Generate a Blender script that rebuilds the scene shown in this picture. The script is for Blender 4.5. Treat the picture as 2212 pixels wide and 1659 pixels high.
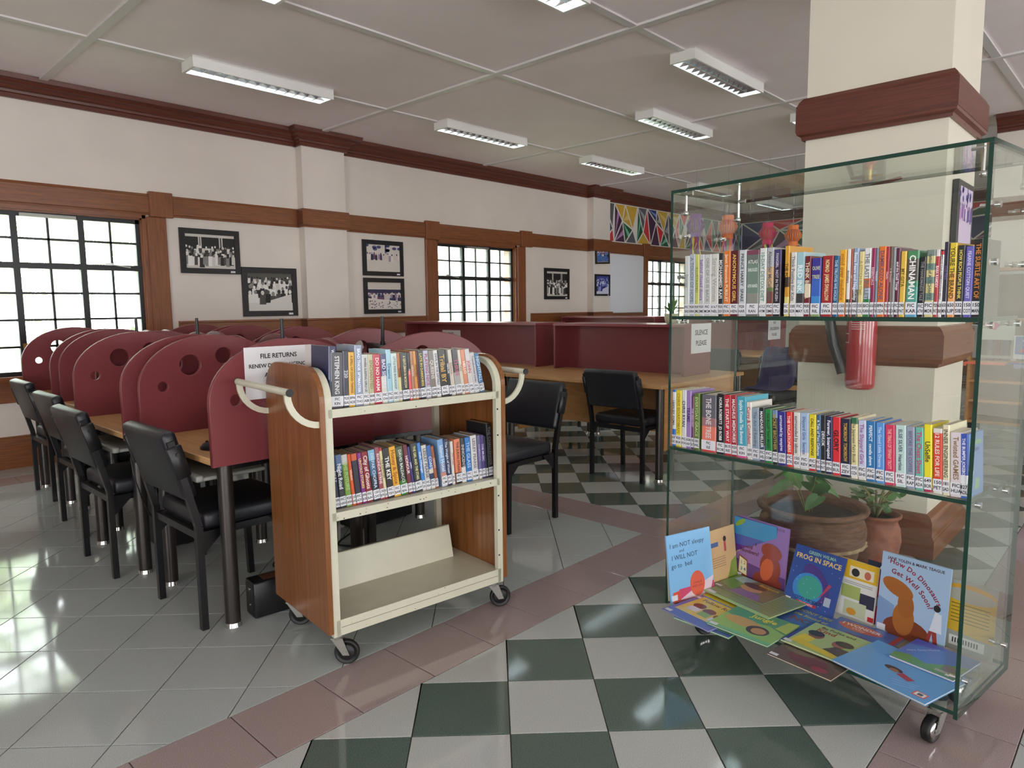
import bpy, bmesh, math, random
from mathutils import Vector, Matrix

# ------------------------------------------------------------------ start
SC = bpy.context.scene
for o in list(bpy.data.objects):
    bpy.data.objects.remove(o, do_unlink=True)
COL = SC.collection
rnd = random.Random(11)
PI = math.pi

# ------------------------------------------------------------------ camera
CAM_Z = 1.296
cam_d = bpy.data.cameras.new('camera')
cam = bpy.data.objects.new('camera', cam_d)
COL.objects.link(cam)
cam_d.sensor_fit = 'HORIZONTAL'
cam_d.sensor_width = 36.0
cam_d.lens = 36.0 * 1496.25 / 2212.0
cam_d.clip_start = 0.05
cam_d.clip_end = 200
yaw, pitch, roll = math.radians(43.35624), math.radians(-6.40553), math.radians(-0.63039)
f_ = Vector((math.cos(yaw) * math.cos(pitch), math.sin(yaw) * math.cos(pitch), math.sin(pitch)))
r_ = Vector((math.sin(yaw), -math.cos(yaw), 0))
u_ = r_.cross(f_)
r2 = math.cos(roll) * r_ + math.sin(roll) * u_
u2 = -math.sin(roll) * r_ + math.cos(roll) * u_
cm = Matrix((( r2.x, u2.x, -f_.x, 0), (r2.y, u2.y, -f_.y, 0), (r2.z, u2.z, -f_.z, CAM_Z), (0, 0, 0, 1)))
cam.matrix_world = cm
SC.camera = cam

# ------------------------------------------------------------------ sky, daylight, exposure
SKY = 7.5
TUBE = 16.0
EXPOSURE = 0.68
w = bpy.data.worlds.new('sky')
SC.world = w
w.use_nodes = True
bgn = w.node_tree.nodes['Background']
bgn.inputs[0].default_value = (0.95, 0.96, 1.0, 1)
bgn.inputs[1].default_value = SKY
vs = SC.view_settings
vs.view_transform = 'Standard'
vs.look = 'None'
vs.exposure = EXPOSURE
vs.gamma = 1.0
vs.use_curve_mapping = False
cy = SC.cycles
cy.use_denoising = True
cy.max_bounces = 14
cy.diffuse_bounces = 8
cy.glossy_bounces = 5
cy.transmission_bounces = 6
cy.transparent_max_bounces = 40
cy.caustics_reflective = False
cy.caustics_refractive = False
cy.sample_clamp_indirect = 6.0
cy.use_light_tree = True

def portal(name, loc, rot, sx, sy):
    d = bpy.data.lights.new(name, 'AREA')
    d.shape = 'RECTANGLE'; d.size = sx; d.size_y = sy
    d.cycles.is_portal = True
    o = bpy.data.objects.new(name, d); COL.objects.link(o)
    o.location = loc; o.rotation_euler = rot
for i, x in enumerate((1.665, 6.70, 11.72)):
    portal('window_portal', (x, 7.15, 1.45), (-PI / 2, 0, 0), 1.45, 1.4)
for i, x in enumerate((-1.9, 2.3, 6.5, 10.7)):
    portal('window_portal', (x, -7.62, 1.275), (PI / 2, 0, 0), 2.6, 2.15)
for y, wy in ((-5.0, 3.0), (-0.2, 2.0)):  # portals for the openings added in the unseen front wall
    portal('window_portal', (-4.62, y, 1.275), (0, -PI / 2, 0), 2.15, wy)

# ------------------------------------------------------------------ colours and materials
def lin(h):
    h = h.lstrip('#')
    if len(h) == 3: h = ''.join(c * 2 for c in h)
    out = []
    for i in (0, 2, 4):
        c = int(h[i:i + 2], 16) / 255
        out.append(c / 12.92 if c <= 0.04045 else ((c + 0.055) / 1.055) ** 2.4)
    return (out[0], out[1], out[2])
_M = {}
def base_mat(name):
    m = bpy.data.materials.new(name); m.use_nodes = True
    return m, m.node_tree, m.node_tree.nodes['Principled BSDF']
def M(name, col, rough=0.5, metal=0.0, spec=0.5, coat=0.0, noise=0.0, scale=30.0, bump=0.0, stretch=None):
    if name in _M: return _M[name]
    m, nt, p = base_mat(name)
    c = lin(col)
    p.inputs['Base Color'].default_value = (*c, 1)
    p.inputs['Roughness'].default_value = rough
    p.inputs['Metallic'].default_value = metal
    p.inputs['Specular IOR Level'].default_value = spec
    p.inputs['Coat Weight'].default_value = coat
    p.inputs['Coat Roughness'].default_value = 0.08
    if noise or bump:
        tc = nt.nodes.new('ShaderNodeTexCoord')
        mp = nt.nodes.new('ShaderNodeMapping')
        mp.inputs['Scale'].default_value = stretch or (1, 1, 1)
        nz = nt.nodes.new('ShaderNodeTexNoise')
        nz.inputs['Scale'].default_value = scale
        nz.inputs['Detail'].default_value = 5
        nt.links.new(tc.outputs['Object'], mp.inputs[0]); nt.links.new(mp.outputs[0], nz.inputs['Vector'])
        if noise:
            mx = nt.nodes.new('ShaderNodeMix'); mx.data_type = 'RGBA'
            mx.inputs[6].default_value = (*[x * (1 - noise) for x in c], 1)
            mx.inputs[7].default_value = (*[min(1, x * (1 + noise)) for x in c], 1)
            rp = nt.nodes.new('ShaderNodeValToRGB')
            rp.color_ramp.elements[0].position = 0.32; rp.color_ramp.elements[1].position = 0.68
            nt.links.new(nz.outputs['Fac'], rp.inputs[0]); nt.links.new(rp.outputs[0], mx.inputs[0])
            nt.links.new(mx.outputs[2], p.inputs['Base Color'])
        if bump:
            b = nt.nodes.new('ShaderNodeBump'); b.inputs['Strength'].default_value = bump
            b.inputs['Distance'].default_value = 0.004
            nt.links.new(nz.outputs['Fac'], b.inputs['Height']); nt.links.new(b.outputs[0], p.inputs['Normal'])
    _M[name] = m
    return m
def emit(name, col, s):
    if name in _M: return _M[name]
    m, nt, p = base_mat(name)
    p.inputs['Base Color'].default_value = (0.8, 0.8, 0.8, 1)
    p.inputs['Emission Color'].default_value = (*col, 1)
    p.inputs['Emission Strength'].default_value = s
    _M[name] = m
    return m
def wood(name, c1, c2, axis=(1, 1, 14), scale=5.0, rough=0.35, coat=0.0):
    if name in _M: return _M[name]
    m, nt, p = base_mat(name)
    tc = nt.nodes.new('ShaderNodeTexCoord'); mp = nt.nodes.new('ShaderNodeMapping')
    mp.inputs['Scale'].default_value = axis
    nz = nt.nodes.new('ShaderNodeTexNoise'); nz.inputs['Scale'].default_value = scale
    nz.inputs['Detail'].default_value = 8; nz.inputs['Roughness'].default_value = 0.65
    nz.inputs['Distortion'].default_value = 0.6
    rp = nt.nodes.new('ShaderNodeValToRGB')
    rp.color_ramp.elements[0].color = (*lin(c1), 1); rp.color_ramp.elements[1].color = (*lin(c2), 1)
    rp.color_ramp.elements[0].position = 0.3; rp.color_ramp.elements[1].position = 0.7
    nt.links.new(tc.outputs['Object'], mp.inputs[0]); nt.links.new(mp.outputs[0], nz.inputs['Vector'])
    nt.links.new(nz.outputs['Fac'], rp.inputs[0]); nt.links.new(rp.outputs[0], p.inputs['Base Color'])
    p.inputs['Roughness'].default_value = rough
    p.inputs['Coat Weight'].default_value = coat; p.inputs['Coat Roughness'].default_value = 0.15
    _M[name] = m
    return m
def vcol(name, rough=0.35, coat=0.0, mottled=0.0, scale=60):
    if name in _M: return _M[name]
    m, nt, p = base_mat(name)
    a = nt.nodes.new('ShaderNodeAttribute'); a.attribute_name = 'Col'
    if mottled:
        tc = nt.nodes.new('ShaderNodeTexCoord')
        nz = nt.nodes.new('ShaderNodeTexNoise'); nz.inputs['Scale'].default_value = scale; nz.inputs['Detail'].default_value = 6
        mx = nt.nodes.new('ShaderNodeMix'); mx.data_type = 'RGBA'; mx.blend_type = 'MULTIPLY'
        mx.inputs[0].default_value = 1.0
        rp = nt.nodes.new('ShaderNodeValToRGB')
        rp.color_ramp.elements[0].color = (1 - mottled, 1 - mottled, 1 - mottled, 1)
        rp.color_ramp.elements[0].position = 0.35; rp.color_ramp.elements[1].position = 0.65
        nt.links.new(tc.outputs['Object'], nz.inputs['Vector'])
        nt.links.new(nz.outputs['Fac'], rp.inputs[0])
        nt.links.new(a.outputs['Color'], mx.inputs[6]); nt.links.new(rp.outputs[0], mx.inputs[7])
        nt.links.new(mx.outputs[2], p.inputs['Base Color'])
    else:
        nt.links.new(a.outputs['Color'], p.inputs['Base Color'])
    p.inputs['Roughness'].default_value = rough
    p.inputs['Coat Weight'].default_value = coat; p.inputs['Coat Roughness'].default_value = 0.12
    _M[name] = m
    return m
def tile_mat(name, c1, c2, sp=420):
    if name in _M: return _M[name]
    m, nt, p = base_mat(name)
    tc = nt.nodes.new('ShaderNodeTexCoord')
    nz = nt.nodes.new('ShaderNodeTexNoise'); nz.inputs['Scale'].default_value = sp; nz.inputs['Detail'].default_value = 2
    rp = nt.nodes.new('ShaderNodeValToRGB')
    rp.color_ramp.elements[0].color = (*lin(c1), 1); rp.color_ramp.elements[1].color = (*lin(c2), 1)
    rp.color_ramp.elements[0].position = 0.36; rp.color_ramp.elements[1].position = 0.64
    nt.links.new(tc.outputs['Object'], nz.inputs['Vector'])
    nt.links.new(nz.outputs['Fac'], rp.inputs[0]); nt.links.new(rp.outputs[0], p.inputs['Base Color'])
    n2 = nt.nodes.new('ShaderNodeTexNoise'); n2.inputs['Scale'].default_value = 3.0; n2.inputs['Detail'].default_value = 4
    r2 = nt.nodes.new('ShaderNodeMapRange'); r2.inputs['To Min'].default_value = 0.035; r2.inputs['To Max'].default_value = 0.11
    nt.links.new(tc.outputs['Object'], n2.inputs['Vector'])
    nt.links.new(n2.outputs['Fac'], r2.inputs['Value']); nt.links.new(r2.outputs[0], p.inputs['Roughness'])
    p.inputs['Specular IOR Level'].default_value = 0.62
    _M[name] = m
    return m
def glass_mat(name, tint, ior=1.5, dust_glare=0.03, rough=0.0, dust_glare_col=(0.8, 0.85, 0.8), film='ShaderNodeBsdfDiffuse'):
    if name in _M: return _M[name]
    m = bpy.data.materials.new(name); m.use_nodes = True
    nt = m.node_tree; nt.nodes.clear()
    out = nt.nodes.new('ShaderNodeOutputMaterial')
    fr = nt.nodes.new('ShaderNodeFresnel'); fr.inputs[0].default_value = ior
    tr = nt.nodes.new('ShaderNodeBsdfTransparent'); tr.inputs[0].default_value = (*tint, 1)
    gl = nt.nodes.new('ShaderNodeBsdfGlossy'); gl.inputs['Roughness'].default_value = rough
    gl.inputs['Color'].default_value = (0.95, 1, 0.97, 1)
    mx = nt.nodes.new('ShaderNodeMixShader')
    ge = nt.nodes.new('ShaderNodeNewGeometry'); mi = nt.nodes.new('ShaderNodeMapRange')   # both faces of the slab reflect alike
    mi.inputs['To Min'].default_value = ior; mi.inputs['To Max'].default_value = 1 / ior
    nt.links.new(ge.outputs['Backfacing'], mi.inputs['Value']); nt.links.new(mi.outputs[0], fr.inputs[0])
    nt.links.new(fr.outputs[0], mx.inputs[0]); nt.links.new(tr.outputs[0], mx.inputs[1]); nt.links.new(gl.outputs[0], mx.inputs[2])
    df = nt.nodes.new(film); df.inputs[0].default_value = (*dust_glare_col, 1)
    m2 = nt.nodes.new('ShaderNodeMixShader')
    tc = nt.nodes.new('ShaderNodeTexCoord')
    nz = nt.nodes.new('ShaderNodeTexNoise'); nz.inputs['Scale'].default_value = 7; nz.inputs['Detail'].default_value = 8
    mr = nt.nodes.new('ShaderNodeMapRange'); mr.inputs['From Min'].default_value = 0.35; mr.inputs['From Max'].default_value = 0.75
    mr.inputs['To Min'].default_value = dust_glare * 0.4; mr.inputs['To Max'].default_value = dust_glare * 1.8
    nt.links.new(tc.outputs['Object'], nz.inputs['Vector']); nt.links.new(nz.outputs['Fac'], mr.inputs['Value'])
    nt.links.new(mr.outputs[0], m2.inputs[0]); nt.links.new(mx.outputs[0], m2.inputs[1]); nt.links.new(df.outputs[0], m2.inputs[2])
    nt.links.new(m2.outputs[0], out.inputs[0])
    _M[name] = m
    return m

WALL = M('wall_paint', '#E4DCD2', 0.55, noise=0.03, scale=2.5)
PILLAR_PAINT = M('pillar_paint', '#D6D0BF', 0.5, noise=0.02, scale=3)
CEIL = M('ceiling_board', '#F4EAEB', 0.8, noise=0.02, scale=3)
BATTEN = M('ceiling_batten', '#DAD6D4', 0.5)
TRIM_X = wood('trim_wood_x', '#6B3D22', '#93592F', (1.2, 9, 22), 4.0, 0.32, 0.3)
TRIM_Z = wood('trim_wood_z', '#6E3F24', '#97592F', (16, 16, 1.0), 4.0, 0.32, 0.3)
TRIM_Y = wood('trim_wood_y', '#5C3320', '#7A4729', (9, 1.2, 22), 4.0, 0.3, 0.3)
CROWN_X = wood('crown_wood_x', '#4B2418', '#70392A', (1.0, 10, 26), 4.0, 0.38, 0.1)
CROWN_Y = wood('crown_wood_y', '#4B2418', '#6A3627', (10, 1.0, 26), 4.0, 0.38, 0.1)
RED = M('red_laminate', '#7C3A3E', 0.36, spec=0.4, noise=0.05, scale=260)
REDEDGE = M('red_edge', '#8C464B', 0.28)
BEECH = wood('beech_laminate', '#B98A55', '#D3A772', (14, 1.2, 4), 3.0, 0.35)
BEECH_X = wood('beech_laminate_x', '#B07A44', '#C99358', (1.2, 14, 8), 3.0, 0.35)
CARTWOOD = wood('cart_wood', '#6B3D20', '#96602F', (26, 26, 0.7), 3.0, 0.32, 0.2)
CREAM = M('cream_enamel', '#CDCCB6', 0.32, noise=0.03, scale=12)
BLACKVINYL = M('black_vinyl', '#1B1D22', 0.38, spec=0.5, bump=0.15, scale=300)
BLACKMETAL = M('black_metal', '#101013', 0.32)
BLACKPLASTIC = M('black_plastic', '#17181A', 0.38)
STEEL = M('dark_steel', '#4A4643', 0.32, metal=0.75)
CHROME = M('chrome', '#D5D5D2', 0.14, metal=1.0)
GREYMETAL = M('grey_metal', '#9A9A92', 0.4, metal=0.6)
RUBBER = M('black_rubber', '#141414', 0.5)
GREYPLASTIC = M('grey_plastic', '#9A9C94', 0.45)
GLASS = glass_mat('case_glass', (0.955, 0.982, 0.965), 1.5, 0.008)
GLASSEDGE = M('glass_edge', '#1B3D33', 0.12, spec=0.6)
WINGLASS = glass_mat('window_glass', (0.95, 0.97, 0.97), 1.45, 0.10, 0.0, (0.9, 0.94, 0.96), 'ShaderNodeBsdfTranslucent')  # translucent film mixed into the panes as white glare haze
WINFRAME = M('window_steel', '#1C1D20', 0.4)
PAPER = M('paper', '#E9E9EC', 0.7)
PRINT = vcol('flat_print', 0.45)
GLOSSPRINT = vcol('gloss_print', 0.3, 0.35)
BOOKCOVER = vcol('book_cover', 0.34, 0.25)
PAGES = M('book_pages', '#DDD6C4', 0.8, noise=0.08, scale=200, stretch=(40, 1, 1))
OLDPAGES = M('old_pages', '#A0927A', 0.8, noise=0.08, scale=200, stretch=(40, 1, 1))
TILE_GREY = tile_mat('tile_grey', '#A2ABA8', '#C0C8C4')
TILE_LIGHT = tile_mat('tile_light', '#A9AFAA', '#C8CDC7')
TILE_GREEN = tile_mat('tile_green', '#46564F', '#677A72')
TILE_PINK = tile_mat('tile_pink', '#948482', '#B3A3A0')
GROUT = M('grout', '#4A4843', 0.9)

# ------------------------------------------------------------------ mesh builder
class MB:
    def __init__(s):
        s.v = []; s.f = []; s.m = []; s.c = []; s.sm = []; s.anycol = False
    def add(s, vs, fs, mat=0, col=None, smooth=False, X=None):
        n = len(s.v)
        if X is not None:
            vs = [X @ Vector(p) for p in vs]
        s.v.extend([tuple(p) for p in vs])
        for i, f in enumerate(fs):
            s.f.append(tuple(n + k for k in f)); s.m.append(mat); s.sm.append(smooth)
            if col is not None: s.anycol = True
            s.c.append(col)
        return s
    def box(s, x0, y0, z0, x1, y1, z1, mat=0, col=None, X=None):
        v = [(x0, y0, z0), (x1, y0, z0), (x1, y1, z0), (x0, y1, z0), (x0, y0, z1), (x1, y0, z1), (x1, y1, z1), (x0, y1, z1)]
        f = [(3, 2, 1, 0), (4, 5, 6, 7), (0, 1, 5, 4), (1, 2, 6, 5), (2, 3, 7, 6), (3, 0, 4, 7)]
        return s.add(v, f, mat, col, False, X)
    def rbox(s, x0, y0, z0, x1, y1, z1, r, seg=2, mat=0, col=None, X=None, smooth=True):
        bm = bmesh.new()
        bmesh.ops.create_cube(bm, size=1.0)
        for v in bm.verts:
            v.co = Vector((x0 + (v.co.x + .5) * (x1 - x0), y0 + (v.co.y + .5) * (y1 - y0), z0 + (v.co.z + .5) * (z1 - z0)))
        bmesh.ops.bevel(bm, geom=list(bm.edges), offset=r, segments=seg, profile=0.5, affect='EDGES')
        bm.verts.index_update()
        s.add([v.co.copy() for v in bm.verts], [tuple(v.index for v in f.verts) for f in bm.faces], mat, col, smooth, X)
        bm.free()
        return s
    def cyl(s, p0, p1, r0, r1=None, n=12, mat=0, col=None, caps=True, X=None, smooth=True):
        r1 = r0 if r1 is None else r1
        p0 = Vector(p0); p1 = Vector(p1); d = (p1 - p0)
        if d.length < 1e-9: return s
        d.normalize()
        a = Vector((0, 0, 1)) if abs(d.z) < 0.9 else Vector((1, 0, 0))
        e1 = d.cross(a).normalized(); e2 = d.cross(e1)
        vs = []
        for p, r in ((p0, r0), (p1, r1)):
            for k in range(n):
                t = 2 * PI * k / n
                vs.append(p + e1 * (r * math.cos(t)) + e2 * (r * math.sin(t)))
        s.add(vs, [(k, k + n, (k + 1) % n + n, (k + 1) % n) for k in range(n)], mat, col, smooth, X)
        if caps:
            s.add(vs[:n], [tuple(range(n))], mat, col, False, X)
            s.add(vs[n:], [tuple(reversed(range(n)))], mat, col, False, X)
        return s
    def tube(s, pts, r, n=8, mat=0, col=None, X=None, flat=None):
        pts = [Vector(p) for p in pts]
        rings = []
        prev = None
        for i, p in enumerate(pts):
            d = (pts[min(i + 1, len(pts) - 1)] - pts[max(i - 1, 0)]).normalized()
            if prev is None:
                a = Vector((0, 0, 1)) if abs(d.z) < 0.9 else Vector((1, 0, 0))
                e1 = d.cross(a).normalized()
            else:
                e1 = (prev - d * prev.dot(d)).normalized()
            prev = e1; e2 = d.cross(e1)
            rr = r[i] if isinstance(r, (list, tuple)) else r
            rings.append([p + e1 * (rr * math.cos(2 * PI * k / n)) + e2 * (rr * math.sin(2 * PI * k / n)) for k in range(n)])
        vs = [q for R in rings for q in R]
        fs = []
        for i in range(len(rings) - 1):
            for k in range(n):
                fs.append((i * n + k, i * n + (k + 1) % n, (i + 1) * n + (k + 1) % n, (i + 1) * n + k))
        s.add(vs, fs, mat, col, True, X)
        s.add(rings[0], [tuple(reversed(range(n)))], mat, col, False, X)
        s.add(rings[-1], [tuple(range(n))], mat, col, False, X)
        return s
    def strip(s, pts, ax, a0, a1, th, mat=0, X=None):
        # flat band following a path of (y,z) points, spanning x a0..a1, thickness th inward (path normal)
        n = len(pts); vs = []
        for i, (y, z) in enumerate(pts):
            q0 = pts[max(i - 1, 0)]; q1 = pts[min(i + 1, n - 1)]
            dy, dz = q1[0] - q0[0], q1[1] - q0[1]
            L = math.hypot(dy, dz) or 1
            ny, nz = dz / L * th, -dy / L * th
            vs += [(a0, y, z), (a1, y, z), (a1, y + ny, z + nz), (a0, y + ny, z + nz)]
        fs = []
        for i in range(n - 1):
            b = i * 4
            for k in range(4):
                fs.append((b + k, b + (k + 1) % 4, b + 4 + (k + 1) % 4, b + 4 + k))
        fs += [(3, 2, 1, 0), tuple((n - 1) * 4 + k for k in range(4))]
        return s.add(vs, fs, mat, None, False, X)
    def lathe(s, prof, n=32, mat=0, col=None, X=None, caps=True, wob=None):
        vs = []
        for j, (r, z) in enumerate(prof):
            for k in range(n):
                t = 2 * PI * k / n
                rr = r * (1 + (wob(t, z) if wob else 0))
                vs.append((rr * math.cos(t), rr * math.sin(t), z))
        fs = []
        for j in range(len(prof) - 1):
            for k in range(n):
                fs.append((j * n + k, j * n + (k + 1) % n, (j + 1) * n + (k + 1) % n, (j + 1) * n + k))
        s.add(vs, fs, mat, col, True, X)
        if caps:
            s.add(vs[:n], [tuple(reversed(range(n)))], mat, col, False, X)
            s.add(vs[-n:], [tuple(range(n))], mat, col, False, X)
        return s
    def prism(s, poly, h0, h1, to3, mat=0, col=None, X=None, smooth_side=False, edge_mat=None):
        n = len(poly)
        vs = [to3(a, b, h0) for a, b in poly] + [to3(a, b, h1) for a, b in poly]
        s.add(vs, [tuple(reversed(range(n))), tuple(range(n, 2 * n))], mat, col, False, X)
        s.add(vs, [(k, (k + 1) % n, (k + 1) % n + n, k + n) for k in range(n)], mat if edge_mat is None else edge_mat, col, smooth_side, X)
        return s
    def flat(s, pts, col=None, mat=0, X=None):
        return s.add(pts, [tuple(range(len(pts)))], mat, col, False, X)
    def mesh(s, name, mats):
        me = bpy.data.meshes.new(name)
        me.from_pydata(s.v, [], s.f)
        for m in (mats if isinstance(mats, (list, tuple)) else [mats]): me.materials.append(m)
        me.polygons.foreach_set('material_index', s.m)
        me.polygons.foreach_set('use_smooth', s.sm)
        if s.anycol:
            at = me.color_attributes.new('Col', 'FLOAT_COLOR', 'CORNER')
            buf = []
            for f, c in zip(s.f, s.c):
                if c is None: c = (1, 1, 1)
                if isinstance(c[0], (tuple, list)):
                    for cc in c: buf += [cc[0], cc[1], cc[2], 1]
                else:
                    buf += [c[0], c[1], c[2], 1] * len(f)
            at.data.foreach_set('color', buf)
        me.update()
        return me
    def build(s, name, mats, parent=None):
        o = bpy.data.objects.new(name, s.mesh(name, mats))
        COL.objects.link(o)
        if parent is not None: o.parent = parent
        return o

def thing(name, label, cat, loc=(0, 0, 0), rotz=0.0, group=None, rot=None):
    o = bpy.data.objects.new(name, None); COL.objects.link(o)
    o.empty_display_size = 0.05
    o.location = loc; o.rotation_euler = rot or (0, 0, rotz)
    o['label'] = label; o['category'] = cat
    if group: o['group'] = group
    return o
def tag(o, label, cat, group=None):
    o['label'] = label; o['category'] = cat
    if group: o['group'] = group
    return o
def structure(name, loc=(0, 0, 0)):
    o = bpy.data.objects.new(name, None); COL.objects.link(o)
    o.location = loc; o['kind'] = 'structure'
    return o
def struct_mesh(name, mb, mats):
    o = mb.build(name, mats); o['kind'] = 'structure'
    return o
def dup(root, loc, rotz=None, label=None, group=None):
    r = root.copy(); COL.objects.link(r); r.location = loc
    if rotz is not None: r.rotation_euler = (0, 0, rotz)
    if label: r['label'] = label
    if group: r['group'] = group
    for ch in list(root.children):
        c = ch.copy(); COL.objects.link(c); c.parent = r
        for g in list(ch.children):
            d = g.copy(); COL.objects.link(d); d.parent = c
    return r

# ------------------------------------------------------------------ lettering (glyph outlines from Blender's own font)
CHARS = "ABCDEFGHIJKLMNOPQRSTUVWXYZabcdefghijklmnopqrstuvwxyz0123456789.,?!&-' "
GLY = {}
def load_glyphs():
    tmp = []
    for bold in (0, 1):
        for c in CHARS:
            for body in (c, c + '|'):
                cu = bpy.data.curves.new('glyph', 'FONT'); cu.body = body; cu.size = 1.0
                cu.resolution_u = 2; cu.fill_mode = 'FRONT'
                if bold: cu.offset = 0.022
                o = bpy.data.objects.new('glyph', cu); COL.objects.link(o)
                tmp.append((bold, c, body, o, cu))
    barcu = bpy.data.curves.new('glyph', 'FONT'); barcu.body = '|'; barcu.resolution_u = 2
    ob = bpy.data.objects.new('glyph', barcu); COL.objects.link(ob)
    bpy.context.view_layer.update()
    dg = bpy.context.evaluated_depsgraph_get()
    def mx(o):
        me = o.evaluated_get(dg).to_mesh()
        r = max((v.co.x for v in me.vertices), default=0)
        return r
    bar = mx(ob)
    adv = {}
    for bold, c, body, o, _ in tmp:
        ev = o.evaluated_get(dg); me = ev.to_mesh()
        if body == c:
            GLY[(bold, c)] = ([(v.co.x, v.co.y) for v in me.vertices], [tuple(p.vertices) for p in me.polygons])
        else:
            adv[(bold, c)] = max((v.co.x for v in me.vertices), default=0) - bar - (0.022 if bold else 0)
        ev.to_mesh_clear()
    for k in list(GLY): GLY[k] = GLY[k] + (adv[k],)
    for _, _, _, o, cu in tmp:
        bpy.data.objects.remove(o); bpy.data.curves.remove(cu)
    bpy.data.objects.remove(ob); bpy.data.curves.remove(barcu)
load_glyphs()
def text_width(t, bold=0, track=0.0):
    return sum(GLY[(bold, c)][2] + track for c in t)
def put_text(mb, t, o, xd, yd, size, col, bold=0, align='c', maxw=None, track=0.0, mat=0, slant=0.0):
    t = ''.join(c if c in CHARS else ' ' for c in t)
    o = Vector(o); xd = Vector(xd); yd = Vector(yd)
    wd = text_width(t, bold, track) * size
    sx = 1.0
    if maxw and wd > maxw: sx = maxw / wd; wd = maxw
    x = {'c': -wd / 2, 'l': 0.0, 'r': -wd}[align]
    for c in t:
        vs, fs, a = GLY[(bold, c)]
        if fs:
            mb.add([o + xd * (x + (vx + slant * vy) * size * sx) + yd * (vy * size) for vx, vy in vs], fs, mat, col)
        x += (a + track) * size * sx
    return mb

# ================================================================== ROOM
WY = 6.94; X0 = -4.5; X1 = 14.5; Y0 = -7.5; CZ = 3.18; TH = 0.28
WIN = [(0.93, 2.40), (5.96, 7.43), (10.97, 12.44)]       # window openings along the left wall
WZ0, WZ1 = 0.76, 2.135

# ---- floor: grout bed + tiles
fb = MB(); fb.box(X0 - .3, Y0 - .3, -0.12, X1 + .3, WY + .3, -0.004)
floor = struct_mesh('floor', fb, GROUT)
def clip(poly, ax, val, keep_less):
    out = []
    for i in range(len(poly)):
        a, b = poly[i], poly[(i + 1) % len(poly)]
        ia = (a[ax] <= val) == keep_less; ib = (b[ax] <= val) == keep_less
        if ia: out.append(a)
        if ia != ib:
            t = (val - a[ax]) / (b[ax] - a[ax])
            out.append((a[0] + t * (b[0] - a[0]), a[1] + t * (b[1] - a[1])))
    return out
def inset_poly(poly, g):
    n = len(poly); out = []
    for i in range(n):
        p0, p1, p2 = Vector(poly[i - 1]), Vector(poly[i]), Vector(poly[(i + 1) % n])
        d1 = (p1 - p0); d2 = (p2 - p1)
        if d1.length < 1e-6 or d2.length < 1e-6: return None
        d1.normalize(); d2.normalize()
        n1 = Vector((-d1.y, d1.x)); n2 = Vector((-d2.y, d2.x))
        k = 1 + n1.dot(n2)
        if k < 0.05: return None
        out.append(tuple(p1 + (n1 + n2) * (g / k)))
    return out
def area(poly):
    return 0.5 * sum(poly[i][0] * poly[(i + 1) % len(poly)][1] - poly[(i + 1) % len(poly)][0] * poly[i][1] for i in range(len(poly)))
S = 0.3
tiles = []          # (polygon, material)
def diag(x0, x1, y0, y1, kind):
    pmin = int((x0 + y0) / math.sqrt(2) / S) - 2; pmax = int((x1 + y1) / math.sqrt(2) / S) + 2
    qmin = int((y0 - x1) / math.sqrt(2) / S) - 2; qmax = int((y1 - x0) / math.sqrt(2) / S) + 2
    for i in range(pmin - 7, pmax):
        for j in range(qmin, qmax + 2):
            P0 = 1.98 + S * i; Q0 = -0.34 + S * j
            c = [(P0, Q0), (P0 + S, Q0), (P0 + S, Q0 + S), (P0, Q0 + S)]
            poly = [((p - q) / math.sqrt(2), (p + q) / math.sqrt(2)) for p, q in c]
            for ax, v, less in ((0, x0, False), (0, x1, True), (1, y0, False), (1, y1, True)):
                poly = clip(poly, ax, v, less)
                if len(poly) < 3: break
            if len(poly) < 3 or abs(area(poly)) < 2e-4: continue
            dark = (i + j) % 2 == 1
            m = TILE_GREY if kind == 'plain' else ((TILE_GREEN if dark else TILE_LIGHT) if kind == 'a' else (TILE_LIGHT if dark else TILE_GREEN))
            tiles.append((poly, m))
def straight(x0, x1, y0, y1, ax, off):
    v = off
    while v > (x0 if ax == 0 else y0): v -= S
    while v < (x1 if ax == 0 else y1):
        a, b = v, v + S
        if ax == 0:
            a = max(a, x0); b = min(b, x1); poly = [(a, y0), (b, y0), (b, y1), (a, y1)]
        else:
            a = max(a, y0); b = min(b, y1); poly = [(x0, a), (x1, a), (x1, b), (x0, b)]
        if b - a > 0.01: tiles.append((poly, TILE_PINK))
        v += S
XB0, XB1 = 3.29, 3.585
YB = [(0.232, 0.528), (1.796, 2.097), (6.25, 6.55)]
for y0, y1 in YB:
    straight(X0, XB0, y0, y1, 0, 3.29); straight(XB1, X1, y0, y1, 0, 3.585)
straight(XB0, XB1, Y0, 6.55, 1, 2.097)
diag(X0, XB0, 2.097, 6.25, 'plain')
diag(X0, XB0, 0.528, 1.796, 'a')
diag(X0, XB0, -3.0, 0.232, 'plain')
diag(XB1, X1, 2.097, 6.25, 'b')
diag(XB1, X1, 0.528, 1.796, 'a')
diag(XB1, X1, -3.0, 0.232, 'plain')
diag(X0, X1, 6.55, WY, 'plain')
diag(X0, XB0, Y0, -3.0, 'plain'); diag(XB1, X1, Y0, -3.0, 'plain')
def in_frame(p):
    d = Vector((p[0], p[1], -CAM_Z)); z = d.dot(f_)
    if z <= 0.2: return False
    return abs(d.dot(r2) / z) < 0.80 and abs(d.dot(u2) / z) < 0.62
far = {}
cand = []
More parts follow.
